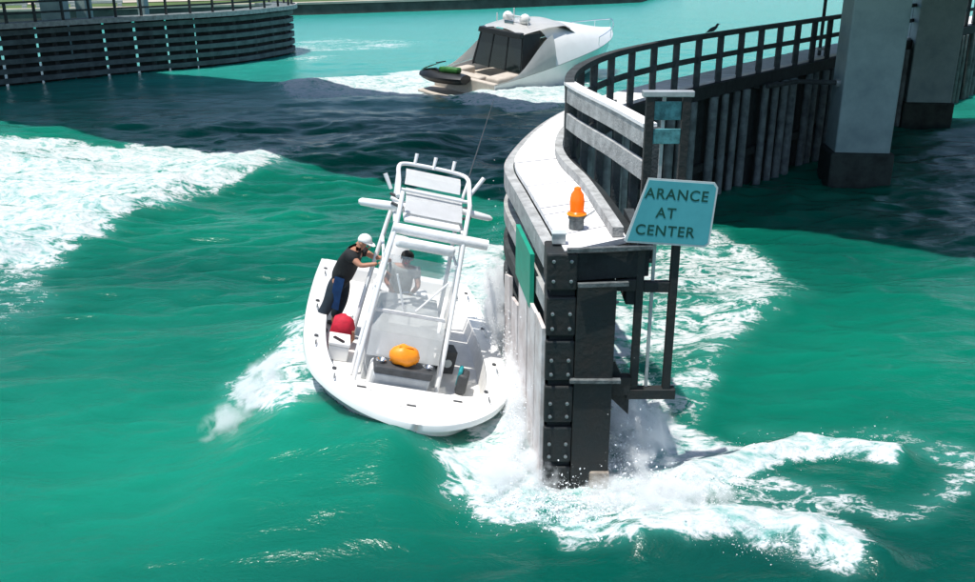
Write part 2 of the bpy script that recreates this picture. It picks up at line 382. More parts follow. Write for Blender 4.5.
def water_mat():
    m = bpy.data.materials.new('sea_water'); m.use_nodes = True
    n, l = m.node_tree.nodes, m.node_tree.links
    b = n['Principled BSDF']
    geo = n.new('ShaderNodeNewGeometry'); P = geo.outputs['Position']
    def noise(scale, detail=4, rough=.55, dist=0, st=(1, 1, 1), rot=0):
        mp = n.new('ShaderNodeMapping'); mp.inputs['Scale'].default_value = st; mp.inputs['Rotation'].default_value = (0, 0, rot)
        l.new(P, mp.inputs[0]); t = n.new('ShaderNodeTexNoise'); t.inputs['Scale'].default_value = scale
        t.inputs['Detail'].default_value = detail; t.inputs['Roughness'].default_value = rough; t.inputs['Distortion'].default_value = dist
        l.new(mp.outputs[0], t.inputs['Vector']); return t.outputs[0]
    def mth(op, a, b_=None, c=None, clamp=False):
        k = n.new('ShaderNodeMath'); k.operation = op; k.use_clamp = clamp
        for i, v in enumerate((a, b_, c)):
            if v is None: continue
            if isinstance(v, (int, float)): k.inputs[i].default_value = v
            else: l.new(v, k.inputs[i])
        return k.outputs[0]
    def mix(fac, c0, c1):
        k = n.new('ShaderNodeMix'); k.data_type = 'RGBA'
        for s, v in ((0, fac), (6, c0), (7, c1)):
            if isinstance(v, (tuple, float)): k.inputs[s].default_value = v
            else: l.new(v, k.inputs[s])
        return k.outputs[2]
    # water colour: suspended sand as slow noise, plus the placed lighter and darker patches
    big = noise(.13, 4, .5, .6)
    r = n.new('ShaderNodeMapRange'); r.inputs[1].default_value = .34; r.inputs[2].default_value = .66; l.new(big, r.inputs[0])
    ash = n.new('ShaderNodeAttribute'); ash.attribute_name = 'tone_patch'
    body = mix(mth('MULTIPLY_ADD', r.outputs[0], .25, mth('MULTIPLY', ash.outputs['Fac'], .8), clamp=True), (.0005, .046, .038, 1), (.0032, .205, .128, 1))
    sx = n.new('ShaderNodeSeparateXYZ'); l.new(P, sx.inputs[0])
    sh_ = n.new('ShaderNodeMapRange'); sh_.inputs[1].default_value = 40; sh_.inputs[2].default_value = 62; l.new(mth('ADD', sx.outputs[1], mth('MULTIPLY', big, 14)), sh_.inputs[0])
    body = mix(sh_.outputs[0], body, (.022, .270, .225, 1))          # far water: shallows, with sky reflection mixed into the colour
    # foam
    at = n.new('ShaderNodeAttribute'); at.attribute_name = 'foam'; f = at.outputs['Fac']
    def veins(src, k): return mth('SUBTRACT', 1, mth('MULTIPLY', mth('ABSOLUTE', mth('SUBTRACT', src, .5)), k), clamp=True)
    r1 = veins(noise(1.25, 6, .6, 1.4, (.8, 1.5, 1), -.25), 6.5)
    r2 = veins(noise(3.4, 5, .6, 1.0, (.9, 1.4, 1), .3), 6.0)
    fine = noise(11, 6, .7, .8, (.8, 1.3, 1))
    clump = noise(.8, 6, .62, .9, (.55, 1.7, 1), -.2)
    tex = mth('ADD', mth('ADD', mth('MULTIPLY', r1, .30), mth('MULTIPLY', r2, .22)), mth('ADD', mth('MULTIPLY', fine, .26), mth('MULTIPLY', clump, .34)))
    thr = mth('MULTIPLY_ADD', f, -.80, .96)
    mr = n.new('ShaderNodeMapRange'); mr.interpolation_type = 'SMOOTHSTEP'; mr.inputs[1].default_value = -.07; mr.inputs[2].default_value = .17
    l.new(mth('SUBTRACT', tex, thr), mr.inputs[0])
    fo = mth('MULTIPLY', mr.outputs[0], mth('MULTIPLY', f, 8.0, clamp=True))
    # aerated water round the foam is paler
    aer = mth('MULTIPLY', mth('MULTIPLY', f, clump), 1.0, clamp=True)
    body2 = mix(aer, body, (.10, .42, .37, 1))
    sh = n.new('ShaderNodeMapRange'); sh.inputs[1].default_value = .36; sh.inputs[2].default_value = .74; l.new(tex, sh.inputs[0])
    foamc = mix(sh.outputs[0], (.15, .37, .34, 1), (.57, .60, .60, 1))
    l.new(mix(fo, body2, foamc), b.inputs['Base Color'])
    ro = n.new('ShaderNodeMapRange'); ro.inputs[3].default_value = .2; ro.inputs[4].default_value = .7; l.new(fo, ro.inputs[0]); l.new(ro.outputs[0], b.inputs['Roughness'])
    b.inputs['IOR'].default_value = 1.333; b.inputs['Specular IOR Level'].default_value = .36
    b.inputs['Subsurface Radius'].default_value = (.5, 1.0, .9); b.inputs['Subsurface Scale'].default_value = 1.5
    l.new(mth('MULTIPLY', mth('SUBTRACT', 1, fo), .8), b.inputs['Subsurface Weight'])
    # ripples and foam relief
    rip = mth('ADD', mth('MULTIPLY', noise(1.5, 6, .6, .6, (.7, 1.5, 1), .2), 1.0), mth('ADD', mth('MULTIPLY', noise(5, 4, .6, .3, (.8, 1.4, 1), -.3), .22), mth('MULTIPLY', noise(16, 3, .6, .2, (.8, 1.4, 1), .5), .05)))
    hgt = mth('ADD', mth('MULTIPLY', rip, .16), mth('MULTIPLY', mth('MULTIPLY', fo, tex), .22))
    bp = n.new('ShaderNodeBump'); bp.inputs['Strength'].default_value = .38; bp.inputs['Distance'].default_value = 1.0
    l.new(hgt, bp.inputs['Height']); l.new(bp.outputs[0], b.inputs['Normal'])
    return m
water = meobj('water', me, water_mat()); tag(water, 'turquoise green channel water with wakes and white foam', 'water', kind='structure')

# ------------------------------------------------------------------ far bank
edge = [(-900, 40), (-120, 66), (-60, 82), (-34, 90), (at(285, 15.5).x, at(285, 15.5).y), (at(470, 9.5).x, at(470, 9.5).y), (at(640, 2.5).x, at(640, 2.5).y), (30, 150), (60, 400), (80, 3000)]
def rowz(o, z): return [Vector((x + nx_ * o, y + ny_ * o, z)) for (x, y), (nx_, ny_) in zip(edge, enorm)]
enorm = []
for i in range(len(edge)):
    a, b = edge[max(0, i - 1)], edge[min(len(edge) - 1, i + 1)]
    t = Vector((b[0] - a[0], b[1] - a[1])).normalized(); enorm.append((-t.y, t.x))
bm = bmesh.new(); loft(bm, [rowz(0, -1), rowz(.15, .95), rowz(.9, .95), rowz(.9, .5)]); o = obj('sea_wall', bm, 'seaw')
tag(o, 'dark sea wall along the far bank behind the motor yacht', 'sea wall')
bm = bmesh.new(); loft(bm, [rowz(.05, .96), rowz(.05, 1.16), rowz(1.1, 1.16), rowz(1.1, .96)]); obj('coping', bm, 'path', o)
bm = bmesh.new(); loft(bm, [rowz(.9, .9), rowz(2.4, 1.0), rowz(5, 1.05), rowz(60, 1.6), rowz(900, 9)]); tag(obj('grass_bank', bm, 'grass', smooth=True), 'mown green grass on the far bank', 'grass', kind='structure')
bm = bmesh.new(); loft(bm, [rowz(7.5, 1.14), rowz(10.5, 1.20)]); tag(obj('shore_path', bm, 'path'), 'beige path across the far bank', 'path', kind='structure')

# ------------------------------------------------------------------ the bridge that shades the channel
SK = -.45; bdir = Vector((1, SK, 0)).normalized(); bnor = Vector((-bdir.y, bdir.x, 0))
brot = math.atan2(bdir.y, bdir.x)
def pillar(cx, cy, wx_, wy_, label, h=8.6, tide=.95):
    t = thing('bridge_pillar', label, 'pillar', (cx, cy, 0), (0, 0, brot * .25), 'concrete pillars of the bridge')
    bm = bmesh.new(); box(bm, -wx_ / 2, wx_ / 2, -wy_ / 2, wy_ / 2, tide, h, .05); obj('shaft', bm, 'conc', t)
    bm = bmesh.new(); box(bm, -wx_ / 2 - .12, wx_ / 2 + .12, -wy_ / 2 - .12, wy_ / 2 + .12, -2, tide + .03, .07); obj('footing', bm, 'concd', t)
    return t
pillar(11.35, 28.6, 1.62, 1.3, 'large pale concrete bridge pillar in front of the curved fender')
pillar(17.45, 37.9, 1.7, 1.2, 'dark shaded concrete bridge pillar behind the larger pale one')
pillar(-23.6, 53.4, 1.15, 1.0, 'dark bridge pillar behind the left fender, nearest the left picture edge')
pillar(-22.9, 55.6, .62, .8, 'narrow grey bridge pillar just right of the dark one behind the left fender')
pillar(-20.1, 57.2, .45, .6, 'slim pale bridge pillar where the grass begins behind the left railing')
# near and far edge of the carriageway, raised clear of the picture
n0 = Vector((0, 24.0, 0)); n1 = Vector((0, 41.6, 0))
def bpt(s, base, z):                                        # edge slopes bent so the unseen deck's shadow covers the dark water band
    k = (base.y - n0.y) / (n1.y - n0.y); return base + Vector((1, (-.6 + .08 * k) if s < 0 else (SK + .27 * k), 0)) * s + Vector((0, 0, z))
t = thing('bridge_deck', 'road bridge deck spanning the channel above the pillars, only its shadow shows', 'bridge', (0, 40, 8.6))
def rel(p): return p - Vector((0, 40, 8.6))
bm = bmesh.new(); loft(bm, [[rel(bpt(s, n0, 9.6)), rel(bpt(s, n1, 9.6)), rel(bpt(s, n1, 10.1)), rel(bpt(s, n0, 10.1))] for s in (-80, 0, 80)], True, True); obj('slab', bm, 'asphalt', t)
for k in range(5):
    bs = n0.lerp(n1, (k + .5) / 5); bm = bmesh.new(); strip_beam(bm, [rel(bpt(q_, bs, 9.08)) for q_ in (-80, 0, 80)], .5, 1.0); obj('girder', bm, 'asphalt', t)

# ------------------------------------------------------------------ right-hand fender
DZ = 3.4
outer = [Vector((x, y, 0)) for x, y in ((.96, 11.05), (.80, 12.6), (.62, 14.3), (.47, 15.75), (.55, 16.8), (.95, 18.7), (1.55, 20.7), (2.4, 22.6), (4.0, 25.0), (6.5, 28.0), (10.2, 32.6), (18.6, 42.4), (26, 51.0))]
inner = [Vector((x, y, 0)) for x, y in ((1.80, 11.6), (1.74, 12.6), (1.62, 14.3), (1.42, 15.75), (1.42, 17.0), (1.70, 18.6), (2.35, 20.5), (3.3, 22.3), (4.95, 24.6), (7.5, 27.6), (11.3, 31.9), (19.6, 41.6), (27, 50.2))]
fo_ = rounded(outer, 5); fi_ = rounded(inner, 5)
fend = thing('timber_fender', 'curved dark timber fender with bleached walkway and railing, right of the white boat', 'fender', (1.2, 11.05, 0))
def FR(p): return Vector(p) - Vector((1.2, 11.05, 0))
def fpart(name, bm, m_, smooth=False):
    bmesh.ops.translate(bm, verts=bm.verts, vec=(-1.2, -11.05, 0)); return obj(name, bm, m_, fend, smooth)
# deck planks laid across the walkway
k0 = resample(fo_, .05); k1 = resample(fi_, .05)
nn = 150
for i in range(nn):
    def s_(L, f_): q = f_ * (len(L) - 1); a = int(q); return L[a].lerp(L[min(a + 1, len(L) - 1)], q - a)
    g = .00022
    a0, a1 = s_(k0, i / nn + g), s_(k0, (i + 1) / nn - g); b0, b1 = s_(k1, i / nn + g), s_(k1, (i + 1) / nn - g)
    ov = .03; zt = DZ + random.uniform(-.006, .006)
    bm = bmesh.new()
    lo = [bm.verts.new(p + Vector((0, 0, DZ - .08))) for p in (a0, b0, b1, a1)]; hi = [bm.verts.new(p + Vector((0, 0, zt))) for p in (a0, b0, b1, a1)]
    bm.faces.new(lo[::-1]); bm.faces.new(hi)
    for k in range(4): bm.faces.new((lo[k], lo[(k + 1) % 4], hi[(k + 1) % 4], hi[k]))
    fpart('deck_plank', bm, 'deck')
# channel-side wales
nearside = resample(fo_, .25)
cs = [p for p in nearside if p.y < 25]
for z, h, m_ in ((3.16, .30, 'wood'), (2.55, .24, 'wood'), (1.95, .22, 'woodd'), (1.35, .22, 'woodd'), (.75, .22, 'woodd'), (.2, .22, 'woodd')):
    bm = bmesh.new(); strip_beam(bm, [p + Vector((0, 0, z)) for p in offset(cs, -.10)], .16, h); fpart('wale', bm, m_)
# piles behind the wales, channel side
for p in resample([q for q in fo_ if 11.4 < q.y < 25], 1.15):
    q = p + Vector((.18, 0, 0)); bm = bmesh.new(); tube(bm, [q + Vector((0, 0, -1.5)), q + Vector((0, 0, DZ - .09))], .15, 10); fpart('pile', bm, 'woodd', True)
# pale rubbing boards low on the face next to the boat
face = offset(resample([q for q in fo_ if q.y < 15.2], .05), -.21)
def fpt(y): return min(face, key=lambda p: abs(p.y - y))
for i, (y0, y1, z0, z1) in enumerate(((11.06, 11.62, -.3, 2.35), (11.68, 12.30, -.3, 2.32), (12.42, 13.25, -.3, 2.28), (13.4, 14.1, -.2, 1.75), (14.3, 14.9, -.2, 1.9))):
    a, b = fpt(y0), fpt(y1); bm = bmesh.new(); d = (b - a)
    nrm = Vector((-abs(d.y), d.x, 0)).normalized() * .05
    loft(bm, [[a + Vector((0, 0, z0)), b + Vector((0, 0, z0)), b + Vector((0, 0, z1 - .04 * i)), a + Vector((0, 0, z1))], [p + nrm for p in (a + Vector((0, 0, z0)), b + Vector((0, 0, z0)), b + Vector((0, 0, z1 - .04 * i)), a + Vector((0, 0, z1)))]], True, True)
    fpart('rubbing_board', bm, 'plast')
# green board on the channel face
a, b = fpt(12.1), fpt(13.55); bm = bmesh.new(); nrm = Vector((-.06, 0, 0))
loft(bm, [[a + Vector((0, 0, 2.22)), b + Vector((0, 0, 2.22)), b + Vector((0, 0, 3.0)), a + Vector((0, 0, 3.0))], [p + nrm for p in (a + Vector((0, 0, 2.22)), b + Vector((0, 0, 2.22)), b + Vector((0, 0, 3.0)), a + Vector((0, 0, 3.0)))]], True, True)
g_ = fpart('daymark_board', bm, 'greenboard'); g_['label'] = 'green board on the channel face of the fender'
# shaded back wall: planks, piles, stringer
wall = [p for p in resample(fi_, .3) if p.y > 17.5]
wp = offset(wall, -.10)
for a, b in zip(wp, wp[1:]):
    d = b - a; bm = bmesh.new(); bar(bm, a + d * .02 + Vector((0, 0, 1.2)), b - d * .02 + Vector((0, 0, 1.2)), .06, 4.0); fpart('sheet_plank', bm, 'blackt')
for i, p in enumerate(resample([q for q in fi_ if q.y > 18.5], .62)):
    if i % 5 == 3: continue
    q = p + Vector((random.uniform(-.03, .03), random.uniform(-.05, .05), 0)) + Vector((.12, -.12, 0)); r_ = random.uniform(.10, .145)
    bm = bmesh.new(); tube(bm, [q + Vector((0, 0, -1.5)), q + Vector((random.uniform(-.03, .03), 0, 3.0))], [r_ * 1.1, r_], 9); fpart('pile', bm, 'pileg', True)
bm = bmesh.new(); strip_beam(bm, [p + Vector((0, 0, 3.17)) for p in offset(resample(fi_, .3), .12)], .16, .34); fpart('stringer', bm, 'blackt')
bm = bmesh.new(); strip_beam(bm, [p + Vector((0, 0, 1.05)) for p in offset(wall, .02)], .14, .22); fpart('wale', bm, 'blackt')
# kerb along the inner side of the walkway
bm = bmesh.new(); strip_beam(bm, [p + Vector((0, 0, DZ + .075)) for p in offset([q for q in resample(fi_, .2) if q.y < 22], -.12)], .14, .13); fpart('kerb', bm, 'wood')
# railing: broad boards on the near run, slim rails on the far run
rl = offset(resample(fi_, .1), .04)
farrun = [p for p in rl if p.y >= 16.5]
nearrun = resample(rounded([Vector((2.20, 12.7, 0)), Vector((1.93, 14.2, 0)), Vector((1.60, 15.7, 0)), farrun[1]], 6), .2)
RT = 4.62
for z, h in ((RT - .14, .28), (4.02, .26)):
    bm = bmesh.new(); strip_beam(bm, [p + Vector((0, 0, z)) for p in offset(nearrun, -.05)], .07, h); fpart('rail_board', bm, 'wood')
bm = bmesh.new(); strip_beam(bm, [p + Vector((0, 0, RT + .025)) for p in nearrun], .20, .05); fpart('cap_rail', bm, 'deck')
for p in resample(nearrun, .78):
    q = p + Vector((.085, 0, 0)); bm = bmesh.new(); box(bm, q.x - .06, q.x + .06, q.y - .07, q.y + .07, 2.7, RT - .01, .008); fpart('rail_post', bm, 'woodd')
for z, h, w_ in ((RT, .12, .17), (4.05, .13, .07)):
    bm = bmesh.new(); strip_beam(bm, [p + Vector((0, 0, z)) for p in farrun], w_, h); fpart('rail', bm, 'woodd')
for p in resample(farrun, 1.22):
    bm = bmesh.new(); box(bm, p.x - .075, p.x + .075, p.y - .075, p.y + .075, 2.9, RT - .02, .006); fpart('rail_post', bm, 'woodd')
# the squared-off end: bolted corner post of stacked timber heads and a steel box
x0, x1, x2 = .74, 1.12, 1.62; yf = 11.0
for i, (z0, z1, d_) in enumerate(((2.90, 3.38, .0), (2.27, 2.80, .05), (1.64, 2.2, .06), (1.03, 1.56, .05), (.43, .96, .06), (-.4, .36, .05))):
    bm = bmesh.new(); box(bm, x0 - .01 * (i == 0), x1 - .004, yf - .02 + d_ * .5, yf + .55, z0, z1, .025); fpart('timber_head', bm, 'steel')
bm = bmesh.new(); box(bm, x0 + .05, x1 - .02, yf + .07, yf + .5, -1.5, 3.25); fpart('corner_post', bm, 'blackt')
bm = bmesh.new(); box(bm, x1, x2, yf, yf + .7, -1.5, 2.98, .015); fpart('steel_box_pile', bm, 'steel')
bm = bmesh.new(); box(bm, x1 - .06, x2 + .10, yf - .06, yf + .02, 1.63, 1.68, .004); fpart('ledge', bm, 'iron')
bm = bmesh.new(); box(bm, x1 + .25, x2 + .02, yf - .03, yf + .3, -.3, .30, .03); fpart('encrusted_collar', bm, 'tan')
boltm = None
for z in (3.28, 3.02, 2.58, 2.38, 1.94, 1.74, 1.32, 1.13, .72, .53):
    for x in (.82, 1.04):
        if boltm is None:
            bm = bmesh.new(); lathe(bm, [(.024, 0), (.024, .025), (.012, .032)], 7); bmesh.ops.rotate(bm, verts=bm.verts, matrix=Matrix.Rotation(R(90), 3, 'X')); boltm = obj('bolt', bm, 'bolt', fend); o = boltm
        else: o = share(boltm)
        o.location = FR((x, yf + .0, z))
for z in (2.7, 2.2, 1.9, 1.2, .8):
    o = share(boltm); o.location = FR((x2 + .01, yf + .1, z)); o.rotation_euler = (0, 0, R(90))
# end beams under the deck and pale angle irons
bm = bmesh.new(); bar(bm, (1.08, yf + .12, 3.19), (2.02, yf + .30, 3.19), .2, .36, .01); fpart('end_beam', bm, 'blackt')
bm = bmesh.new(); bar(bm, (.98, yf - .02, 3.425), (2.05, yf + .12, 3.425), .07, .05); fpart('angle_iron', bm, 'iron')
bm = bmesh.new(); bar(bm, (1.12, yf - .07, 2.99), (1.75, yf - .04, 3.00), .06, .05); fpart('angle_iron', bm, 'iron')
bm = bmesh.new(); box(bm, 1.76, 1.98, yf + .2, yf + .7, 2.62, 3.0, .02); fpart('beam_stub', bm, 'blackt')
bm = bmesh.new(); bar(bm, (2.02, yf + .35, 3.3), (2.02, 13.0, 3.3), .14, .2); fpart('side_beam', bm, 'woodd')

# gauge frame bolted to the fender's end
gx0, gx1, gy = 1.93, 2.36, 11.22
g = thing('gauge_frame', 'tall black frame with pale teal gauge boards, behind the clearance sign', 'gauge frame', (2.15, gy, 1.4))
def gp(name, bm, m_): bmesh.ops.translate(bm, verts=bm.verts, vec=(-2.15, -gy, -1.4)); return obj(name, bm, m_, g)
for x in (gx0, gx1):
    bm = bmesh.new(); box(bm, x - .05, x + .05, gy - .05, gy + .05, 1.38, 5.26, .008); gp('post', bm, 'steel')
bm = bmesh.new(); box(bm, gx0 - .10, gx1 + .08, gy - .06, gy + .06, 5.26, 5.33, .01); gp('top_bar', bm, 'galv')
bm = bmesh.new(); box(bm, gx0 - .10, gx1 + .12, gy - .075, gy + .075, 1.30, 1.44, .01); gp('bottom_bar', bm, 'steel')
bm = bmesh.new(); box(bm, x2 + .012, gx0 - .05, gy - .08, gy + .08, 1.36, 1.62, .01); gp('bracket', bm, 'steel')
bm = bmesh.new(); box(bm, x2 + .012, gx0 - .05, gy - .06, gy + .06, 2.82, 2.98, .01); gp('bracket', bm, 'steel')
bm = bmesh.new(); box(bm, gx0 + .051, gx1 - .051, gy - .05, gy + .05, 2.80, 2.94, .01); gp('crossbar', bm, 'steel')
bm = bmesh.new(); box(bm, gx0 + .052, gx1 - .052, gy - .03, gy + .0, 4.70, 4.88, .005); gp('gauge_board', bm, 'gauge')
bm = bmesh.new(); box(bm, gx0 + .052, gx1 - .052, gy + .005, gy + .03, 4.98, 5.20, .005); gp('gauge_board', bm, 'gauge')
bm = bmesh.new(); box(bm, gx0 + .15, gx0 + .19, gy + .012, gy + .05, 1.45, 5.25); gp('mullion', bm, 'galv')
bm = bmesh.new()
v = [bm.verts.new(p) for p in ((x2 + .012, gy - .02, 1.9), (x2 + .012, gy - .02, 1.3), (x2 + .26, gy - .02, 1.05), (x2 + .26, gy - .02, 1.36))]
v2 = [bm.verts.new(p.co + Vector((0, .2, 0))) for p in v]
bm.faces.new(v); bm.faces.new(v2[::-1])
for k in range(4): bm.faces.new((v[k], v[(k + 1) % 4], v2[(k + 1) % 4], v2[k]))
gp('gusset', bm, 'steel')

# clearance sign: the upper left corner is folded back
s = thing('clearance_sign', 'pale turquoise metal sign reading ARANCE AT CENTER with its left corner folded back', 'sign', (2.20, gy - .11, 3.46), (R(-2), R(4.4), R(2)))
def splate(poly, y0, y1, name, m_, shear=None):
    bm = bmesh.new(); a = [bm.verts.new((x, y0, z)) for x, z in poly]; b = [bm.verts.new((x, y1, z)) for x, z in poly]
    bm.faces.new(a); bm.faces.new(b[::-1]); n_ = len(poly)
    for k in range(n_): bm.faces.new((a[k], b[k], b[(k + 1) % n_], a[(k + 1) % n_]))
    return obj(name, bm, m_, s)
poly = [(-.515, .02), (-.48, .0), (.50, .0), (.55, .05), (.55, .76), (.50, .82), (-.315, .82)]
splate(poly, -.012, 0, 'plate', 'signb')
splate([(-.48, .025), (.485, .025), (.525, .06), (.525, .75), (.485, .795), (-.305, .795)], -.016, -.0125, 'face', 'signf')
bm = bmesh.new(); fl = [(-.515, .004, .02), (-.315, .004, .82), (-.12, .10, .72), (-.25, .10, .25)]
a = [bm.verts.new(p) for p in fl]; b = [bm.verts.new((p[0], p[1] + .01, p[2])) for p in fl]; bm.faces.new(a); bm.faces.new(b[::-1])
for k in range(4): bm.faces.new((a[k], b[k], b[(k + 1) % 4], a[(k + 1) % 4]))
obj('folded_corner', bm, 'signb', s)
def text(word, x, z, size, parent, m_, y=-.0185, rot=0.0):
    cu = bpy.data.curves.new('t', 'FONT'); cu.body = word; cu.size = size; cu.extrude = .001; cu.space_character = 1.12; cu.offset = size * .012
    o = bpy.data.objects.new('t', cu); C.objects.link(o)
    dg = bpy.context.evaluated_depsgraph_get(); me = bpy.data.meshes.new_from_object(o.evaluated_get(dg))
    bpy.data.objects.remove(o)
    me.transform(Matrix.Translation((x, y, z)) @ Matrix.Rotation(rot, 4, 'Y') @ Matrix.Rotation(R(90), 4, 'X')); me.materials.clear()
    return meobj('lettering', me, m_, parent)
text('ARANCE', -.335, .575, .185, s, 'signt'); text('AT', -.17, .34, .185, s, 'signt'); text('CENTER', -.40, .115, .185, s, 'signt')
for x, z in ((-.14, .02), (.2, .01)):
    bm = bmesh.new(); box(bm, x - .03, x + .03, .0, .055, .08, .72); obj('mounting_strap', bm, 'galv', s)

# amber beacon on the fender end, junction box beside it
b_ = thing('amber_beacon', 'glowing amber beacon light on the end of the fender walkway', 'beacon', (1.18, 12.0, DZ + .006))
b_.scale = (.88, .88, 1.08)
bm = bmesh.new(); lathe(bm, [(.115, 0), (.115, .12), (.13, .13), (.13, .17), (.10, .175)], 18); obj('base', bm, 'iron', b_)
bm = bmesh.new(); lathe(bm, [(.125, .172), (.128, .20), (.105, .22), (.112, .34), (.095, .43), (.055, .475), (.05, .51), (.0, .53)], 20); obj('lens', bm, 'amber', b_, True)
bm = bmesh.new(); lathe(bm, [(.15, .176), (.15, .19), (.127, .195)], 20); obj('collar', bm, 'orange', b_)
bm = bmesh.new(); tube(bm, [(.10, .02, .12), (.28, .10, .20)], .012, 6); obj('cable', bm, 'galv', b_)
j = thing('junction_box', 'small grey metal box on the walkway corner left of the amber beacon', 'box', (.90, 11.35, DZ + .006))
bm = bmesh.new(); box(bm, -.085, .085, -.07, .07, 0, .13, .012); obj('case', bm, 'galv', j)
bm = bmesh.new(); box(bm, -.095, .095, -.08, .08, .13, .15, .005); obj('lid', bm, 'signb', j)

# pole on the railing and the service pipe to the pillar
p_ = at(832, 55, 3.5)
t = thing('railing_pole', 'thin dark vertical pole rising beside the large bridge pillar', 'pole', (11.0, 31.95, 2.95))
bm = bmesh.new(); tube(bm, [(0, 0, 0), (0, 0, 4.2)], .055, 10); obj('shaft', bm, 'woodd', t)
bm = bmesh.new(); box(bm, -.1, .28, -.06, .06, .62, .70); obj('bracket', bm, 'galv', t)
t = thing('service_pipe', 'grey horizontal pipe running along the fender wall to the large pillar', 'pipe', (8.1, 27.55, 3.02))
bm = bmesh.new(); tube(bm, [(0, 0, 0), (1.2, 1.0, 0), (2.44, .9, -.03)], .07, 10); obj('tube', bm, 'woodd', t)
bm = bmesh.new(); tube(bm, [(2.3, .91, -.025), (2.45, .9, -.03)], .12, 10); obj('flange', bm, 'galv', t)

# bird on the far railing
rp = min(farrun, key=lambda p: abs((p.x / (p.y * math.cos(PITCH) + 2.4 * math.sin(PITCH))) * F + 487.5 - 713))
bd = thing('bird', 'small dark bird perched on the far railing', 'bird', (rp.x, rp.y, RT + .045), (0, 0, R(20)))
bm = bmesh.new(); tube(bm, rounded([(-.22, 0, .02), (-.10, 0, .07), (.0, 0, .11), (.08, 0, .15), (.12, 0, .21), (.15, 0, .235)], 4), [.008] * 2 + [.02, .03, .04, .048, .052, .055, .055, .053, .05, .045, .04, .036, .033, .032, .033, .034, .034, .03, .02], 9); obj('body', bm, 'bird', bd, True)
bm = bmesh.new(); tube(bm, [(.16, 0, .235), (.21, 0, .228)], [.012, .002], 6); obj('beak', bm, 'galv', bd)
for y in (-.02, .02):
    bm = bmesh.new(); tube(bm, [(.02, y, .09), (.025, y, 0)], .006, 5); obj('leg', bm, 'galv', bd)

# ------------------------------------------------------------------ left-hand fender
lf = [at(-110, 96), at(-50, 91), at(0, 86.5), at(60, 80.5), at(125, 74), at(213, 66), at(250, 61.5), at(272, 57.5)]
e_ = lf[-1]; lf += [e_ + Vector((.75, 2.0, 0)), e_ + Vector((.5, 4.2, 0)), e_ + Vector((-1.2, 5.6, 0))]
lfc = rounded(lf, 6); LT = 2.95
lt = thing('timber_fender', 'long curved dark fender of stacked wales at the far left of the channel', 'fender', tuple(lf[2]))
def lpart(name, bm, m_, smooth=False): bmesh.ops.translate(bm, verts=bm.verts, vec=-lf[2]); return obj(name, bm, m_, lt, smooth)
lr = resample(lfc, .4)
for k in range(6):
    z = .22 + k * .47; bm = bmesh.new(); strip_beam(bm, [p + Vector((0, 0, z)) for p in lr], .22, .25); lpart('wale', bm, 'walel')
bm = bmesh.new(); strip_beam(bm, [p + Vector((0, 0, LT - .02)) for p in offset(lr, -.45)], 1.5, .16); lpart('walkway', bm, 'pileg')
bm = bmesh.new(); strip_beam(bm, [p + Vector((0, 0, LT - .02)) for p in offset(lr, .36)], .12, .26); lpart('edge_beam', bm, 'wood')
# planking behind the wales leaves narrow slots through which the bright water shows
sl = resample(lfc, 1.75); back = -.2
for i, (a, b) in enumerate(zip(sl, sl[1:])):
    a2, b2 = offset([a, b], back); d = (b2 - a2)
    gap = (.10, .05, .13, .07)[i % 4] if i < len(sl) - 7 else .0
    bm = bmesh.new(); bar(bm, a2 + d * gap * .5 + Vector((0, 0, 1.1)), b2 - d * gap * .5 + Vector((0, 0, 1.1)), .1, 3.5); lpart('back_panel', bm, 'blackt')
    bm = bmesh.new(); m_ = a2.lerp(b2, .5) ; tube(bm, [m_ + Vector((0, 0, -1)), m_ + Vector((0, 0, LT - .1))], .16, 8); lpart('pile', bm, 'woodd', True)
rr = offset(lr, .05)
for z in (LT + .55, LT + 1.08):
    bm = bmesh.new(); strip_beam(bm, [p + Vector((0, 0, z)) for p in rr], .07, .10); lpart('rail', bm, 'woodd')
for p in resample(rr, 1.45):
    bm = bmesh.new(); box(bm, p.x - .06, p.x + .06, p.y - .06, p.y + .06, LT + .062, LT + 1.03); lpart('rail_post', bm, 'woodd')

# pale concrete barriers on the quay behind the left fender
for i, (x, lab) in enumerate(((-50.0, 'leftmost pale concrete barrier on feet behind the left railing'), (-44.0, 'second pale concrete barrier from the left behind the left railing'), (-40.2, 'third pale concrete barrier from the left behind the left railing'), (-36.4, 'rightmost pale concrete barrier behind the left railing'))):
    y = 84.0 + (x + 50) * .42
    t = thing('concrete_barrier', lab, 'barrier', (x, y + 3.2, .98), (0, 0, R(23)), 'pale barriers on the quay')
    bm = bmesh.new(); box(bm, -1.75, 1.75, -.2, .2, .35, .62, .03); obj('beam', bm, 'pale', t)
    bm = bmesh.new(); box(bm, -1.7, 1.7, -.15, .15, .85, 1.2, .03); obj('parapet', bm, 'pale', t)
    for sx in (-1.45, 1.45):
        bm = bmesh.new(); box(bm, sx - .2, sx + .2, -.22, .22, 0, .349, .02); obj('foot', bm, 'pale', t)
        bm = bmesh.new(); box(bm, sx - .07, sx + .07, -.1, .1, .621, .849); obj('upright', bm, 'pale', t)

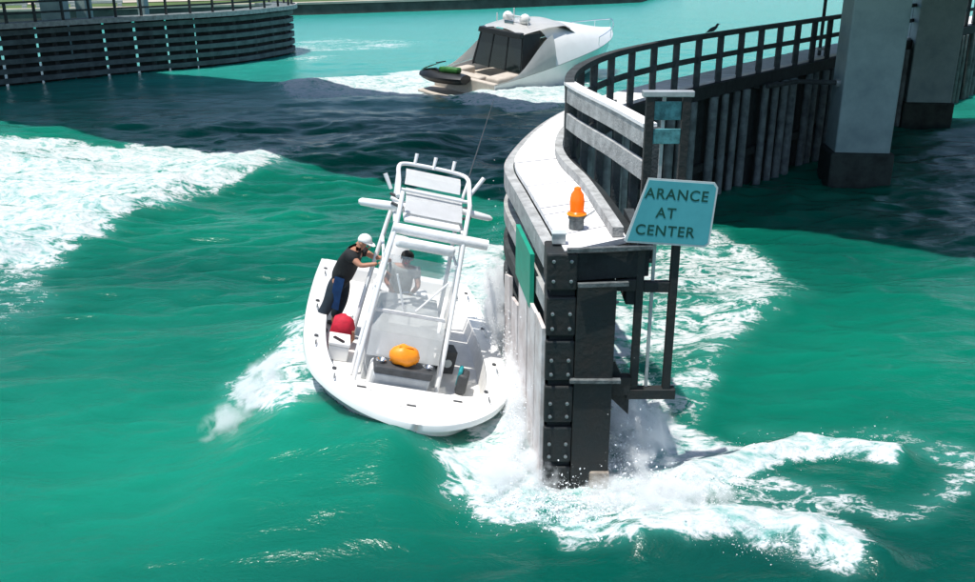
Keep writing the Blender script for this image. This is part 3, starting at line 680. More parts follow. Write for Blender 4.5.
# ------------------------------------------------------------------ hull builder (local: +y bow, +x starboard, z up)
def hull_rows(st, sub=4):
    """st: (y, half beam at gunwale, sheer z, half beam at chine, chine z, keel z)"""
    pts = [rounded([Vector((s_[0], s_[i], 0)) for s_ in st], sub) for i in range(1, 6)]
    return [(pts[0][k].x, *[max(p[k].y, -9) for p in pts]) for k in range(len(pts[0]))]
def section(y, b, sz, cb, cz, kz, flare=.12, n=5):
    b = max(b, .012); cb = min(max(cb, .008), b)
    out = []
    for k in range(n + 1):                                   # gunwale down to chine, flared
        f = k / n; x = b + (cb - b) * f - flare * (b - cb + .15) * math.sin(math.pi * f); z = sz + (cz - sz) * f
        out.append(Vector((max(x, .006), y, z)))
    out.append(Vector((cb * .5, y, (cz + kz) / 2 - .02))); out.append(Vector((0, y, kz)))
    return out
def hull_mesh(rows, rake=0.0, flare=.12):
    bm = bmesh.new(); all_ = []
    for r_ in rows:
        s_ = section(*r_, flare=flare); all_.append(s_ + [Vector((-p.x, p.y, p.z)) for p in s_[-2::-1]])
    loft(bm, all_)
    bm.faces.new([bm.verts.new(p) for p in all_[0]])
    bmesh.ops.remove_doubles(bm, verts=bm.verts, dist=.02)
    return bm
def outline(rows, inset, dz=0.0, ymin=-99, ymax=99):
    """(starboard rail line at the sheer, inset)"""
    pts = [Vector((r_[1], r_[0], r_[2] + dz)) for r_ in rows]
    out = []
    for i, p in enumerate(pts):
        t = (pts[min(i + 1, len(pts) - 1)] - pts[max(i - 1, 0)]); t.z = 0; t.normalize()
        q = p - Vector((t.y, -t.x, 0)) * inset
        if q.x > .0 and ymin <= q.y <= ymax: out.append(q)
    return out

# ------------------------------------------------------------------ white centre-console boat
boat = thing('motor_boat', 'white centre console motor boat with tower, heeling towards the fender', 'boat', (-1.66, 14.98, -.29), (0, 0, 0))
boat.rotation_mode = 'XYZ'
Mb = Matrix.Rotation(R(187.4), 3, 'Z') @ Matrix.Rotation(R(-1.6), 3, 'X') @ Matrix.Rotation(R(-13.6), 3, 'Y')
boat.rotation_euler = Mb.to_euler()
def onboat(p): return boat.location + Mb @ Vector(p)
ST = [(-3.7, 1.514, 0.78, 1.344, 0.12, -0.34), (-2.4, 1.616, 0.8, 1.422, 0.12, -0.36), (-0.6, 1.695, 0.86, 1.456, 0.14, -0.38), (1.0, 1.684, 0.92, 1.366, 0.2, -0.34), (2.1, 1.548, 0.96, 1.12, 0.3, -0.24), (2.8, 1.266, 0.99, 0.784, 0.42, -0.05), (3.3, 0.881, 1.0, 0.47, 0.55, 0.2), (3.58, 0.508, 1.0, 0.224, 0.7, 0.42), (3.7, 0.226, 1.0, 0.067, 0.82, 0.62), (3.735, 0.0, 1.0, 0.0, 0.9, 0.75)]
rows = hull_rows(ST, 5); rows = [tuple([r_[0] * .89, max(r_[1], 0), *r_[2:]]) for r_ in rows]
obj('hull', hull_mesh(rows), 'gel', boat, True)
def mir(p): return Vector((-p.x, p.y, p.z))
oo = [Vector((r_[1] + .012 if r_[1] > .06 else 0, r_[0] + (.012 if r_[1] < .06 else 0), r_[2] + .012)) for r_ in rows]; oi = []
for i, p in enumerate(oo):
    t_ = (oo[min(i + 1, len(oo) - 1)] - oo[max(i - 1, 0)]); t_.z = 0; t_.normalize(); q = p - Vector((t_.y, -t_.x, 0)) * .36
    q.x = max(q.x, 0.0); oi.append(q)
bow_i = next(i for i, p in enumerate(oi) if p.x <= .001 or p.y > 2.92)
oi = oi[:bow_i]; last = Vector((0, 2.95, 1.01)); oi2 = oi + [last] * (len(oo) - len(oi))
bm = bmesh.new()
for f_ in (lambda p: p, mir):
    loft(bm, [[f_(a + Vector((.0, 0, -.07))), f_(a + Vector((.0, 0, .015))), f_(a * .98 + b * .02 + Vector((0, 0, .03))), f_(b + Vector((0, 0, .03))), f_(b + Vector((0, 0, -.06)))] for a, b in zip(oo, oi2)])
bmesh.ops.remove_doubles(bm, verts=bm.verts, dist=.004); obj('gunwale', bm, 'gel', boat, True)
bm = bmesh.new(); box(bm, -1.45, 1.45, -3.32, -3.05, .45, .83, .03); obj('transom', bm, 'gel', boat)
# liner, cockpit sole and raised casting deck
il = oi + [last]
bm = bmesh.new()
for f_ in (lambda p: p, mir): loft(bm, [[f_(p + Vector((0, 0, -.02))), f_(Vector((p.x * .98, p.y, .54)))] for p in il])
obj('liner', bm, 'gel_in', boat, True)
sole = [p for p in il if p.y < 2.15]
bm = bmesh.new(); bm.faces.new([bm.verts.new((p.x, p.y, .555)) for p in sole] + [bm.verts.new((-p.x, p.y, .555)) for p in sole[::-1]]); obj('cockpit_sole', bm, 'gel_in', boat)
cdk = [p for p in il if p.y > 1.78]; c0 = cdk[0]
bm = bmesh.new(); prism(bm, [(p.x - .004 if p.x > .01 else 0, p.y) for p in cdk] + [(-p.x + .004, p.y) for p in cdk[:-1][::-1]], .56, .86); obj('casting_deck', bm, 'gel', boat)
for i, (x, y, w_, d_) in enumerate(((0, 2.35, .26, .18), (.75, 2.05, .16, .12), (-.75, 2.05, .16, .12))):
    bm = bmesh.new(); box(bm, x - w_, x + w_, y - d_, y + d_, .861, .875, .005); h_ = obj('hatch', bm, 'gel_in', boat)
    bm = bmesh.new(); box(bm, x - .07, x + .07, y + d_ - .07, y + d_ - .03, .8755, .886); obj('latch', bm, 'dgrey', h_)
for y in (2.3, 1.1, -.6, -2.4):                              # cleats and rod holders let into the gunwale
    for sx in (-1, 1):
        p = min(oo, key=lambda q: abs(q.y - y)); q = min(oi, key=lambda k: abs(k.y - y)); c_ = p.lerp(q, .5) + Vector((0, 0, .045))
        bm = bmesh.new(); tube(bm, [(c_.x * sx, c_.y - .09, c_.z + .02), (c_.x * sx, c_.y + .09, c_.z + .02)], .014, 6); box(bm, c_.x * sx - .016, c_.x * sx + .016, c_.y - .03, c_.y + .03, c_.z - .018, c_.z + .02); obj('cleat', bm, 'chrome', boat)
        bm = bmesh.new(); lathe(bm, [(.035, -.02), (.035, .002), (.02, .004)], 10, (c_.x * sx, c_.y - .35, c_.z - .006)); obj('flush_rod_holder', bm, 'dgrey', boat)
# console: sloping front under a pale cover, forward seat with dark tray
bm = bmesh.new()
loft(bm, [[Vector((x, y, z)) for x, y in ((-w_, y0), (w_, y0), (w_ * .96, y1), (-w_ * .96, y1))] for z, w_, y0, y1 in ((.306, .50, -.45, .72), (.7, .49, -.45, .66), (1.12, .47, -.42, .46), (1.36, .45, -.38, .30), (1.42, .43, -.30, .20))], True, True)
con = obj('console', bm, 'greyc', boat)
bm = bmesh.new(); loft(bm, [[Vector((x, y, z)) for x, y in ((-.36, yy), (.36, yy), (.36, yy + .012), (-.36, yy + .012))] for z, yy in ((.74, .655), (1.05, .502))], True, True); obj('front_panel', bm, 'canvas', con)
bm = bmesh.new(); box(bm, -.42, .42, .725, 1.10, .31, .72, .05); obj('forward_seat', bm, 'gel', boat)
bm = bmesh.new(); box(bm, -.41, .41, .98, 1.36, .74, .86, .03); tr = obj('tray', bm, 'dgrey', boat)
bm = bmesh.new(); box(bm, -.40, .40, 1.105, 1.34, .31, .735, .03); obj('seat_front', bm, 'greyc', boat)
for x in (-.33, .33):
    bm = bmesh.new(); lathe(bm, [(.06, .862), (.075, .90), (.06, .905), (.02, .87)], 14, (x, 1.18, 0)); obj('cup_holder', bm, 'chrome', tr)
# clear enclosure above the console
WZ0, WZ1 = 1.40, 2.22
pan = [(-.5, .42, WZ0), (.5, .42, WZ0), (.5, .18, WZ1), (-.5, .18, WZ1)]
bm = bmesh.new(); a = [bm.verts.new(p) for p in pan]; b = [bm.verts.new((p[0], p[1] - .006, p[2])) for p in pan]; bm.faces.new(a); bm.faces.new(b[::-1])
for k in range(4): bm.faces.new((a[k], b[k], b[(k + 1) % 4], a[(k + 1) % 4]))
obj('clear_curtain', bm, 'clear', boat)
bm = bmesh.new(); loft(bm, [[Vector((x, y, z)) for x in (-.52, .52)] for y, z in ((.92, .82), (.70, 1.15), (.44, WZ0 - .02))]); 
bmesh.ops.solidify(bm, geom=bm.faces[:], thickness=.008); obj('lower_curtain', bm, 'hazy', boat)
for sx in (-1, 1):
    bm = bmesh.new(); loft(bm, [[Vector((.56 * sx, y, z)) for y in (y0, y1)] for z, y0, y1 in ((.75, .82, .1), (1.4, .52, -.1), (2.2, .18, -.3))]); bmesh.ops.solidify(bm, geom=bm.faces[:], thickness=.006); obj('side_curtain', bm, 'hazy', boat)
for a, b in (((.34, .42, 2.0), (.12, .44, 1.46)), ((-.40, .42, 2.0), (-.06, .44, 1.46))):
    bm = bmesh.new(); tube(bm, [a, b], .016, 6); obj('curtain_brace', bm, 'alu', boat)
bm = bmesh.new(); bar(bm, (-.5, .45, WZ0 - .01), (.5, .45, WZ0 - .01), .03, .05); obj('curtain_hem', bm, 'canvas', boat)
# tower legs
for sx in (-1, 1):
    bm = bmesh.new(); tube(bm, rounded([(.60 * sx, .98, .31), (.58 * sx, .70, 1.1), (.54 * sx, .30, 2.0), (.50 * sx, .02, 2.66), (.50 * sx, -.30, 3.1)], 4), .034, 8); obj('tower_leg', bm, 'alu', boat, True)
    bm = bmesh.new(); tube(bm, rounded([(.62 * sx, .62, .31), (.60 * sx, .40, 1.1), (.55 * sx, .10, 2.0), (.50 * sx, -.1, 2.6)], 4), .03, 8); obj('tower_leg', bm, 'alu', boat, True)
    bm = bmesh.new(); tube(bm, rounded([(.62 * sx, -.75, .31), (.60 * sx, -.85, 1.2), (.54 * sx, -1.05, 2.2), (.48 * sx, -1.25, 2.9)], 4), .034, 8); obj('tower_leg', bm, 'alu', boat, True)
    for z, y0, y1 in ((.75, .84, .50), (1.25, .64, .34), (1.75, .42, .16)):
        bm = bmesh.new(); tube(bm, [(.595 * sx, y0, z), (.60 * sx, y1, z)], .02, 6); obj('tower_strut', bm, 'alu', boat)
    bm = bmesh.new(); tube(bm, [(.55 * sx, .28, 2.1), (.54 * sx, -1.02, 2.1)], .024, 6); obj('tower_strut', bm, 'alu', boat)
bm = bmesh.new(); box(bm, -.40, .46, .10, .26, 2.36, 2.52, .05); obj('rolled_curtain', bm, 'canvas', boat, True)
bm = bmesh.new(); tube(bm, [(-.86, .02, 2.60), (.54, .02, 2.60)], [.085, .085], 12); obj('front_roll', bm, 'canvas', boat, True)
bm = bmesh.new(); box(bm, -.44, .40, -1.12, -.10, 2.68, 2.74, .02); obj('hardtop', bm, 'gel', boat)
bm = bmesh.new(); loft(bm, [[Vector((x, y, z)) for x in (-.46, .40)] for y, z in ((-.30, 2.78), (-.62, 2.92), (-1.0, 3.0))]); bmesh.ops.solidify(bm, geom=bm.faces[:], thickness=.02); obj('sun_shade', bm, 'alu', boat)
bm = bmesh.new(); loft(bm, [[Vector((x, y, z)) for x in (-.44, .42)] for y, z in ((-1.12, 3.02), (-1.3, 3.14), (-1.5, 3.19))]); bmesh.ops.solidify(bm, geom=bm.faces[:], thickness=.03); obj('tower_backrest', bm, 'alu', boat)
ring = rounded([(.54, -.42, 2.98), (.54, -.9, 3.12), (.55, -1.35, 3.22), (.47, -1.55, 3.25), (.2, -1.60, 3.26), (-.2, -1.60, 3.26), (-.47, -1.55, 3.25), (-.55, -1.35, 3.22), (-.54, -.9, 3.12), (-.54, -.42, 2.98)], 4)
bm = bmesh.new(); tube(bm, ring, .034, 8); obj('ring_rail', bm, 'alu', boat, True)
bm = bmesh.new(); tube(bm, [(-.53, -.75, 3.02), (.53, -.75, 3.02)], .028, 8); obj('cross_rail', bm, 'alu', boat, True)
for sx in (-1, 1):
    bm = bmesh.new(); tube(bm, [(.5 * sx, -1.2, 2.74), (.55 * sx, -1.35, 3.22)], .028, 8); obj('ring_post', bm, 'alu', boat, True)
    bm = bmesh.new(); tube(bm, [(.5 * sx, -.20, 2.62), (.50 * sx, -1.2, 2.70)], .032, 8); obj('top_rail', bm, 'alu', boat, True)
    for k, y in enumerate((-.45, -.75, -1.0)):
        bm = bmesh.new(); tube(bm, [(.42 * sx, y, 2.80), (.60 * sx, y - .05, 2.84)], .026, 7); obj('rod_holder', bm, 'dgrey' if k != 1 else 'alu', boat, True)
for x in (-.3, 0, .3):
    bm = bmesh.new(); tube(bm, [(x, -1.58, 3.24), (x, -1.64, 3.44)], [.022, .03], 8); obj('rod_holder', bm, 'alu', boat, True)
bm = bmesh.new(); tube(bm, [(.35, -.55, 2.80), (.70, -.55, 2.76), (1.02, -.58, 2.74), (1.06, -.58, 2.735)], [.06, .075, .06, .03], 10); obj('outrigger_base', bm, 'alu', boat, True)
bm = bmesh.new(); tube(bm, [(-.42, -.75, 2.86), (-.70, -.75, 2.84), (-.92, -.78, 2.82), (-.97, -.78, 2.815)], [.05, .06, .05, .02], 10); obj('outrigger_base', bm, 'alu', boat, True)
bm = bmesh.new(); tube(bm, [(-.58, -1.1, 3.02), (-.74, -1.2, 3.36)], [.03, .036], 8); obj('rod_holder', bm, 'alu', boat, True)
bm = bmesh.new(); tube(bm, [(.60, -1.1, 2.9), (.74, -1.15, 3.12)], [.03, .036], 8); obj('rod_holder', bm, 'alu', boat, True)
bm = bmesh.new(); tube(bm, [(-.52, -1.3, 3.05), (-.70, -2.2, 4.5)], [.012, .005], 6); obj('whip_antenna', bm, 'rope', boat)
# leaning post, outboard
bm = bmesh.new(); box(bm, -.45, .45, -1.55, -1.15, .95, 1.12, .05); lp = obj('leaning_post', bm, 'canvas', boat)
bm = bmesh.new(); box(bm, -.4, .4, -1.5, -1.2, .31, .949, .02); obj('locker', bm, 'gel', lp)
bm = bmesh.new(); loft(bm, [[Vector((x * w_, y0 + y * d_, z)) for x, y in ((-1, -1), (-.6, -1.2), (.6, -1.2), (1, -1), (1, .8), (.5, 1), (-.5, 1), (-1, .8))] for z, w_, d_, y0 in ((.85, .14, .2, -4.0), (.95, .2, .27, -4.02), (1.25, .21, .28, -4.05), (1.42, .17, .22, -4.05), (1.46, .08, .12, -4.05))], True, True); bmesh.ops.translate(bm, verts=bm.verts, vec=(0, .42, 0)); ob = obj('outboard_motor', bm, 'gel', boat, True)
bm = bmesh.new(); box(bm, -.08, .08, -3.68, -3.48, -.4, .85, .03); obj('drive_leg', bm, 'gel', ob)
bm = bmesh.new(); box(bm, -.12, .12, -3.48, -3.34, .35, .84, .02); obj('bracket', bm, 'dgrey', ob)
bm = bmesh.new(); tube(bm, [(.15 * math.cos(a) - .02, -.52 - .06, 1.22 + .15 * math.sin(a)) for a in [k * math.pi / 8 for k in range(17)]], .014, 6); obj('steering_wheel', bm, 'chrome', con)

# the console and tower stand on the sole, scaled to the beam
FIXED = ('hull', 'gunwale', 'transom', 'liner', 'cockpit_sole', 'casting_deck', 'hatch', 'cleat', 'flush_rod_holder', 'outboard_motor')
def BT(p): return Vector((p[0] * 1.12 + .16 - .055 * (p[2] - .3), p[1] + .5, .557 + (p[2] - .306) * 1.04))
for ch in list(boat.children):
    if ch.name.split('.')[0] in FIXED: continue
    for o in (ch, *ch.children):
        for v in o.data.vertices: v.co = BT(v.co)
# loose things aboard (each rests in the boat, so each is its own object)
def aboard(name, label, cat, p, rz=0.0):
    o = thing(name, label, cat, tuple(onboat(BT(p)))); o.rotation_euler = (Mb @ Matrix.Rotation(rz, 3, 'Z')).to_euler(); return o
t = aboard('orange_float', 'bright orange rounded float bag in the tray at the front of the console', 'float', (.02, 1.14, .862))
bm = bmesh.new(); lathe(bm, [(.0, 0), (.17, .02), (.235, .10), (.24, .17), (.20, .25), (.10, .30), (.0, .315)], 22); 
for v in bm.verts: v.co.x *= 1.0 + .05 * math.sin(v.co.y * 14); v.co.y *= .74; v.co.z += .012 * math.sin(v.co.x * 30)
obj('cover', bm, 'orange', t, True)
bm = bmesh.new(); tube(bm, [(-.20, -.0, .02), (-.1, .05, .31), (.1, .05, .31), (.20, 0, .02)], .012, 6); obj('strap', bm, 'orange', t)
t = aboard('cooler', 'small white cooler with black handle on the deck below the red bag', 'cooler', (.84, .02, .306))
bm = bmesh.new(); box(bm, -.17, .17, -.2, .2, 0, .26, .02); obj('tub', bm, 'gel', t)
bm = bmesh.new(); box(bm, -.18, .18, -.21, .21, .262, .33, .02); ld = obj('lid', bm, 'gel', t)
bm = bmesh.new(); bar(bm, (-.06, .17, .345), (.10, .02, .345), .05, .025); obj('handle', bm, 'black', ld)
t = aboard('duffel_bag', 'red bag with a white flap beside the man in black', 'bag', (.80, -.42, .306))
bm = bmesh.new(); lathe(bm, [(.05, 0), (.18, .03), (.205, .15), (.20, .36), (.165, .50), (.09, .56), (.03, .57)], 14)
for v in bm.verts: v.co.x += .02 * math.sin(v.co.z * 17 + v.co.y * 9); v.co.y *= .82
obj('body', bm, 'red', t, True)
bm = bmesh.new(); lathe(bm, [(.05, .50), (.075, .53), (.06, .575), (.02, .59)], 8, (-.07, -.03, 0)); obj('flap', bm, 'capw', t, True)
bm = bmesh.new(); tube(bm, [(-.14, .1, .08), (-.20, .12, .2), (-.17, .12, .34)], .025, 7); obj('strap', bm, 'skind', t, True)
t = aboard('speaker_box', 'dark grey box with a pale round face on the deck right of the console', 'speaker', (-.80, -.10, .306), R(8))
bm = bmesh.new(); box(bm, -.14, .14, -.16, .16, 0, .42, .02); cs_ = obj('case', bm, 'dgrey', t)
bm = bmesh.new(); lathe(bm, [(.075, 0), (.075, .012), (.03, .02)], 14); bmesh.ops.rotate(bm, verts=bm.verts, matrix=Matrix.Rotation(R(-90), 3, 'X')); bmesh.ops.translate(bm, verts=bm.verts, vec=(.0, .16, .20)); obj('cone', bm, 'signb', cs_)
t = aboard('tackle_bag', 'small teal and grey bag leaning inside the gunwale near the fender', 'bag', (-1.00, .62, .306), R(-12))
bm = bmesh.new(); box(bm, -.09, .09, -.16, .16, 0, .36, .05); obj('body', bm, 'dgrey', t, True)
bm = bmesh.new(); box(bm, .03, .10, -.12, .12, .12, .42, .03); obj('pocket', bm, 'tealbag', t, True)

# ------------------------------------------------------------------ people
def person(name, label, p, rz, J, mats, cap=None):
    """J: joint dictionary in local metres, feet at z=0, facing +y"""
    t = aboard(name, label, 'person', p, rz); t.scale = (1.16, 1.16, 1.06)
    names = ['hip', 'waist', 'chest', 'neck', 'headb', 'headt', 'shl', 'ell', 'wrl', 'shr', 'elr', 'wrr', 'hpl', 'knl', 'anl', 'tol', 'hpr', 'knr', 'anr', 'tor']
    rad = dict(hip=(.15, .12), waist=(.15, .115), chest=(.17, .12), neck=.056, headb=.075, headt=.082, shl=.068, ell=.045, wrl=.030, shr=.068, elr=.045, wrr=.030, hpl=.088, knl=.058, anl=.042, tol=.038, hpr=.088, knr=.058, anr=.042, tor=.038)
    I = {k: i for i, k in enumerate(names)}
    E_ = [('hip', 'waist'), ('waist', 'chest'), ('chest', 'neck'), ('neck', 'headb'), ('headb', 'headt'), ('chest', 'shl'), ('shl', 'ell'), ('ell', 'wrl'), ('chest', 'shr'), ('shr', 'elr'), ('elr', 'wrr'), ('hip', 'hpl'), ('hpl', 'knl'), ('knl', 'anl'), ('anl', 'tol'), ('hip', 'hpr'), ('hpr', 'knr'), ('knr', 'anr'), ('anr', 'tor')]
    body = grow('body', [J[k] for k in names], [(I[a], I[b]) for a, b in E_], [rad[k] for k in names], mats['skin'], t)
    # shirt and shorts: the same skeleton, a little fuller, cut at sleeve and hem
    def lerp(a, b, f): return Vector(J[a]).lerp(Vector(J[b]), f)
    sv = [Vector(J['hip']) - Vector((0, 0, .12)), J['waist'], J['chest'], lerp('chest', 'neck', .55), J['shl'], lerp('shl', 'ell', .62), J['shr'], lerp('shr', 'elr', .62)]
    grow('shirt', sv, [(0, 1), (1, 2), (2, 3), (2, 4), (4, 5), (2, 6), (6, 7)], [(.20, .175), (.20, .17), (.225, .175), .10, .105, .09, .105, .09], mats['shirt'], t)
    pv = [Vector(J['hip']) + Vector((0, 0, .06)), J['hip'], J['hpl'], lerp('hpl', 'knl', .5), lerp('hpl', 'knl', 1.0), J['hpr'], lerp('hpr', 'knr', .5), lerp('hpr', 'knr', 1.0), lerp('knl', 'anl', .85), lerp('knr', 'anr', .85)]
    grow('trousers', pv, [(0, 1), (1, 2), (2, 3), (3, 4), (1, 5), (5, 6), (6, 7), (4, 8), (7, 9)], [(.185, .16), (.185, .16), .128, .122, .10, .128, .122, .10, .085, .085], mats['shorts'], t, 1)
    hd = (Vector(J['headb']) + Vector(J['headt'])) / 2 + Vector((0, .012, 0)); F_ = Vector(J['face']).normalized(); S_ = F_.cross(Vector((0, 0, 1))).normalized(); U_ = S_.cross(F_)
    def hp(s_, f_, u_): return hd + S_ * s_ + F_ * f_ + U_ * u_
    bm = bmesh.new(); tube(bm, [hp(0, .085, .03), hp(0, .115, -.02), hp(0, .09, -.035)], [.010, .017, .012], 7); obj('nose', bm, mats['skin'], body, True)
    for sx in (-1, 1):
        bm = bmesh.new(); bmesh.ops.create_icosphere(bm, subdivisions=1, radius=.013, matrix=Matrix.Translation(hp(.032 * sx, .086, .015))); obj('eye', bm, 'black', body, True)
        bm = bmesh.new(); bmesh.ops.create_icosphere(bm, subdivisions=2, radius=.026, matrix=Matrix.Translation(hp(.086 * sx, -.005, -.005)) @ Matrix.Diagonal((.6, 1, 1.3, 1))); obj('ear', bm, mats['skin'], body, True)
    bm = bmesh.new(); tube(bm, [hp(-.028, .084, -.062), hp(0, .092, -.064), hp(.028, .084, -.062)], .007, 6); obj('mouth', bm, 'red', body, True)
    # hair or cap
    bm = bmesh.new(); bmesh.ops.create_uvsphere(bm, u_segments=16, v_segments=10, radius=.106)
    for v in list(bm.verts):
        if v.co.z < (-.01 if cap else -.045) : v.co.z = (-.01 if cap else -.045) if v.co.y > -.02 else max(v.co.z, -.07)
    Mh = Matrix((S_, F_, U_)).transposed().to_4x4(); Mh.translation = hp(0, -.006, .040)
    bm.transform(Mh); hr = obj('cap' if cap else 'hair', bm, cap or 'hair', t, True)
    if cap:
        bm = bmesh.new(); prism(bm, [(-.085, .06), (-.07, .13), (-.03, .175), (.03, .175), (.07, .13), (.085, .06)], 0, .012); bm.transform(Mh); obj('brim', bm, cap, hr)
    # hands: palm, four curled fingers and a thumb leaving the side
    for sd_, w_, e_ in (('l', 'wrl', 'ell'), ('r', 'wrr', 'elr')):
        W = Vector(J[w_]); D = (W - Vector(J[e_])).normalized(); N = Vector(J.get('grip', (0, 0, -1))); N = (N - D * N.dot(D)).normalized(); S2 = D.cross(N)
        vs = [W, W + D * .05, W + D * .085]; ed = [(0, 1), (1, 2)]; rr_ = [.026, .034, .032]
        hand = grow('hand', vs, ed, rr_, mats['skin'], t, 0, 1)
        for k in range(4):
            o_ = S2 * (k - 1.5) * .021; ln = (.030, .034, .032, .025)[k]
            a = W + D * .085 + o_; b = a + D * ln + N * .008; c_ = b + D * .010 + N * ln; d_ = c_ - D * .018 + N * .012
            grow('finger', [a, b, c_, d_], [(0, 1), (1, 2), (2, 3)], [.0095, .009, .0085, .0075], mats['skin'], hand, 0, 1)
        a = W + D * .03 + S2 * -.03; b = a - S2 * .028 + D * .025 + N * .015; c_ = b + D * .025 + N * .024
        grow('thumb', [a, b, c_], [(0, 1), (1, 2)], [.0115, .0105, .009], mats['skin'], hand, 0, 1)
    for f_, k_, q in (('anl', 'tol', 1), ('anr', 'tor', 1)):
        A = Vector(J[f_]); T = Vector(J[k_]); bm = bmesh.new(); d = (T - A); d.z = 0; d.normalize()
        tube(bm, [A - d * .075 - Vector((0, 0, A.z - .035)), A - Vector((0, 0, A.z - .045)), T + Vector((0, 0, .045 - T.z)), T + d * .05 + Vector((0, 0, .035 - T.z))], [.034, .044, .042, .028], 9); obj('shoe', bm, 'dgrey', t, True)
    return t
man = person('person', 'person in black shirt and white cap reaching for the tower frame', (.93, -1.02, .312), R(65),
    dict(hip=(.02, -.03, .92), waist=(.02, .02, 1.12), chest=(.02, .10, 1.34), neck=(.02, .15, 1.50), headb=(.02, .20, 1.58), headt=(.02, .24, 1.70),
         shl=(-.18, .13, 1.43), ell=(-.16, .36, 1.38), wrl=(-.06, .56, 1.46), shr=(.21, .13, 1.43), elr=(.24, .34, 1.33), wrr=(.14, .55, 1.42),
         hpl=(-.09, -.02, .86), knl=(-.11, .02, .48), anl=(-.12, -.06, .08), tol=(-.13, .10, .045), hpr=(.12, -.02, .86), knr=(.17, -.06, .48), anr=(.19, -.20, .08), tor=(.20, -.04, .045), face=(0, 1, -.35), grip=(.2, .3, -1)),
    dict(skin='skin', shirt='shirtblk', shorts='navy'), 'capw')
bm = bmesh.new(); loft(bm, [[Vector((.235 + .015 * math.sin(z * 9 + y * 8), y, z)) for y in (-.02, .05, .13)] for z in (.46, .6, .75, .9, 1.02)]); bmesh.ops.solidify(bm, geom=bm.faces[:], thickness=.03); obj('towel', bm, 'blue', man, True)
person('person', 'person in grey shirt with dark hair steering behind the clear curtain', (.02, -1.0, .312), 0,
    dict(hip=(0, -.06, .93), waist=(0, -.05, 1.10), chest=(0, -.02, 1.33), neck=(0, 0, 1.48), headb=(.0, .02, 1.56), headt=(.0, .03, 1.68),
         shl=(-.19, -.01, 1.41), ell=(-.26, .12, 1.16), wrl=(-.13, .30, 1.03), shr=(.19, -.01, 1.41), elr=(.26, .12, 1.16), wrr=(.11, .30, 1.03),
         hpl=(-.10, -.05, .88), knl=(-.12, .02, .48), anl=(-.12, -.03, .08), tol=(-.13, .12, .045), hpr=(.10, -.05, .88), knr=(.12, .02, .48), anr=(.12, -.03, .08), tor=(.13, .12, .045), face=(0, 1, -.05), grip=(0, .2, -1)),
    dict(skin='skind', shirt='greyshirt', shorts='dgrey')).scale = (1.1, 1.05, .97)

# ------------------------------------------------------------------ motor yacht
ya = Vector((-1.15, 45.9, 0)); yb = Vector((6.2, 54.4, 0)); yd = (yb - ya).normalized(); YL = 12.2
yaw = math.atan2(yd.y, yd.x) - math.pi / 2
yc = ya + yd * (YL / 2)
y_ = thing('motor_yacht', 'white motor yacht with black aft enclosure and radar domes, heading away', 'yacht', (yc.x, yc.y, .05), (R(3.2), R(5), yaw))
ST = [(-6.1, 2.0, 1.05, 1.85, .1, -.5), (-4, 2.1, 1.15, 1.9, .1, -.55), (-1, 2.12, 1.35, 1.85, .15, -.6), (2, 1.95, 1.58, 1.5, .3, -.55), (4, 1.45, 1.72, .85, .5, -.4), (5.3, .78, 1.8, .32, .8, 0), (6.1, .14, 1.86, .03, 1.3, .9)]
rw = hull_rows(ST, 5)
hl = obj('hull', hull_mesh(rw), 'gel', y_, True)
for y in (.4, .95):
    bm = bmesh.new(); bmesh.ops.create_uvsphere(bm, u_segments=12, v_segments=8, radius=1, matrix=Matrix.Translation((1.99, y, .95)) @ Matrix.Diagonal((.06, .17, .09, 1))); obj('porthole', bm, 'yglass', hl, True)
# foredeck crowns up into the coachroof
bm = bmesh.new(); rr_ = []
for r_ in [q for q in rw if q[0] > -1.75]:
    y, b, sz = r_[0], r_[1], r_[2]
    k = 1.62 * float(sstep(6.6, -1.6, y)) ** .8
    rr_.append([Vector((b * f_, y, sz + .02 + k * (1 - abs(f_) ** 3.2) ** .8 + .08 * (1 - f_ * f_))) for f_ in [i / 8 for i in range(-8, 9)]])
loft(bm, rr_); obj('foredeck', bm, 'gel', y_, True)
bm = bmesh.new(); loft(bm, [[Vector((b_ * f_, y, z0 + .22 * (1 - f_ * f_))) for f_ in [i / 6 for i in range(-6, 7)]] for y, b_, z0 in ((-3.5, 1.30, 2.92), (-2.9, 1.44, 3.02), (-1.5, 1.50, 3.10), (-.2, 1.40, 3.02), (.9, 1.1, 2.72), (1.7, .8, 2.45))])
bmesh.ops.solidify(bm, geom=bm.faces[:], thickness=.10); rf = obj('hardtop', bm, 'gel', y_, True)
for sx in (-1, 1):                                           # sides sweep down from the roof to the stern
    bm = bmesh.new(); rr_ = []
    for r_ in [q for q in rw if q[0] < -1.0]:
        y, b, sz = r_[0], r_[1], r_[2]; h_ = 1.5 * float(sstep(-5.4, -1.4, y)) ** 1.15
        rr_.append([Vector(((b - .005 - .34 * (f_ ** 2.2) * h_ / 1.5) * sx, y, sz + .015 + (h_ + .03) * f_)) for f_ in (0, .25, .5, .75, 1)])
    loft(bm, rr_); bmesh.ops.solidify(bm, geom=bm.faces[:], thickness=.06); obj('side_coaming', bm, 'gel', y_, True)
bm = bmesh.new(); loft(bm, [[Vector((x, y, z)) for x in (-1.42, -.7, 0, .7, 1.42)] for y, z in ((-.1, 3.0), (1.0, 2.45))]); bmesh.ops.solidify(bm, geom=bm.faces[:], thickness=.03); obj('windscreen', bm, 'yglass', y_)
def rake(bm):
    for v in bm.verts: k = (v.co.z - 1.15) / 1.8; v.co.x *= 1 - .17 * k; v.co.y += .35 * k; v.co.z += .12 * k * (1 - (v.co.x / 1.6) ** 2)
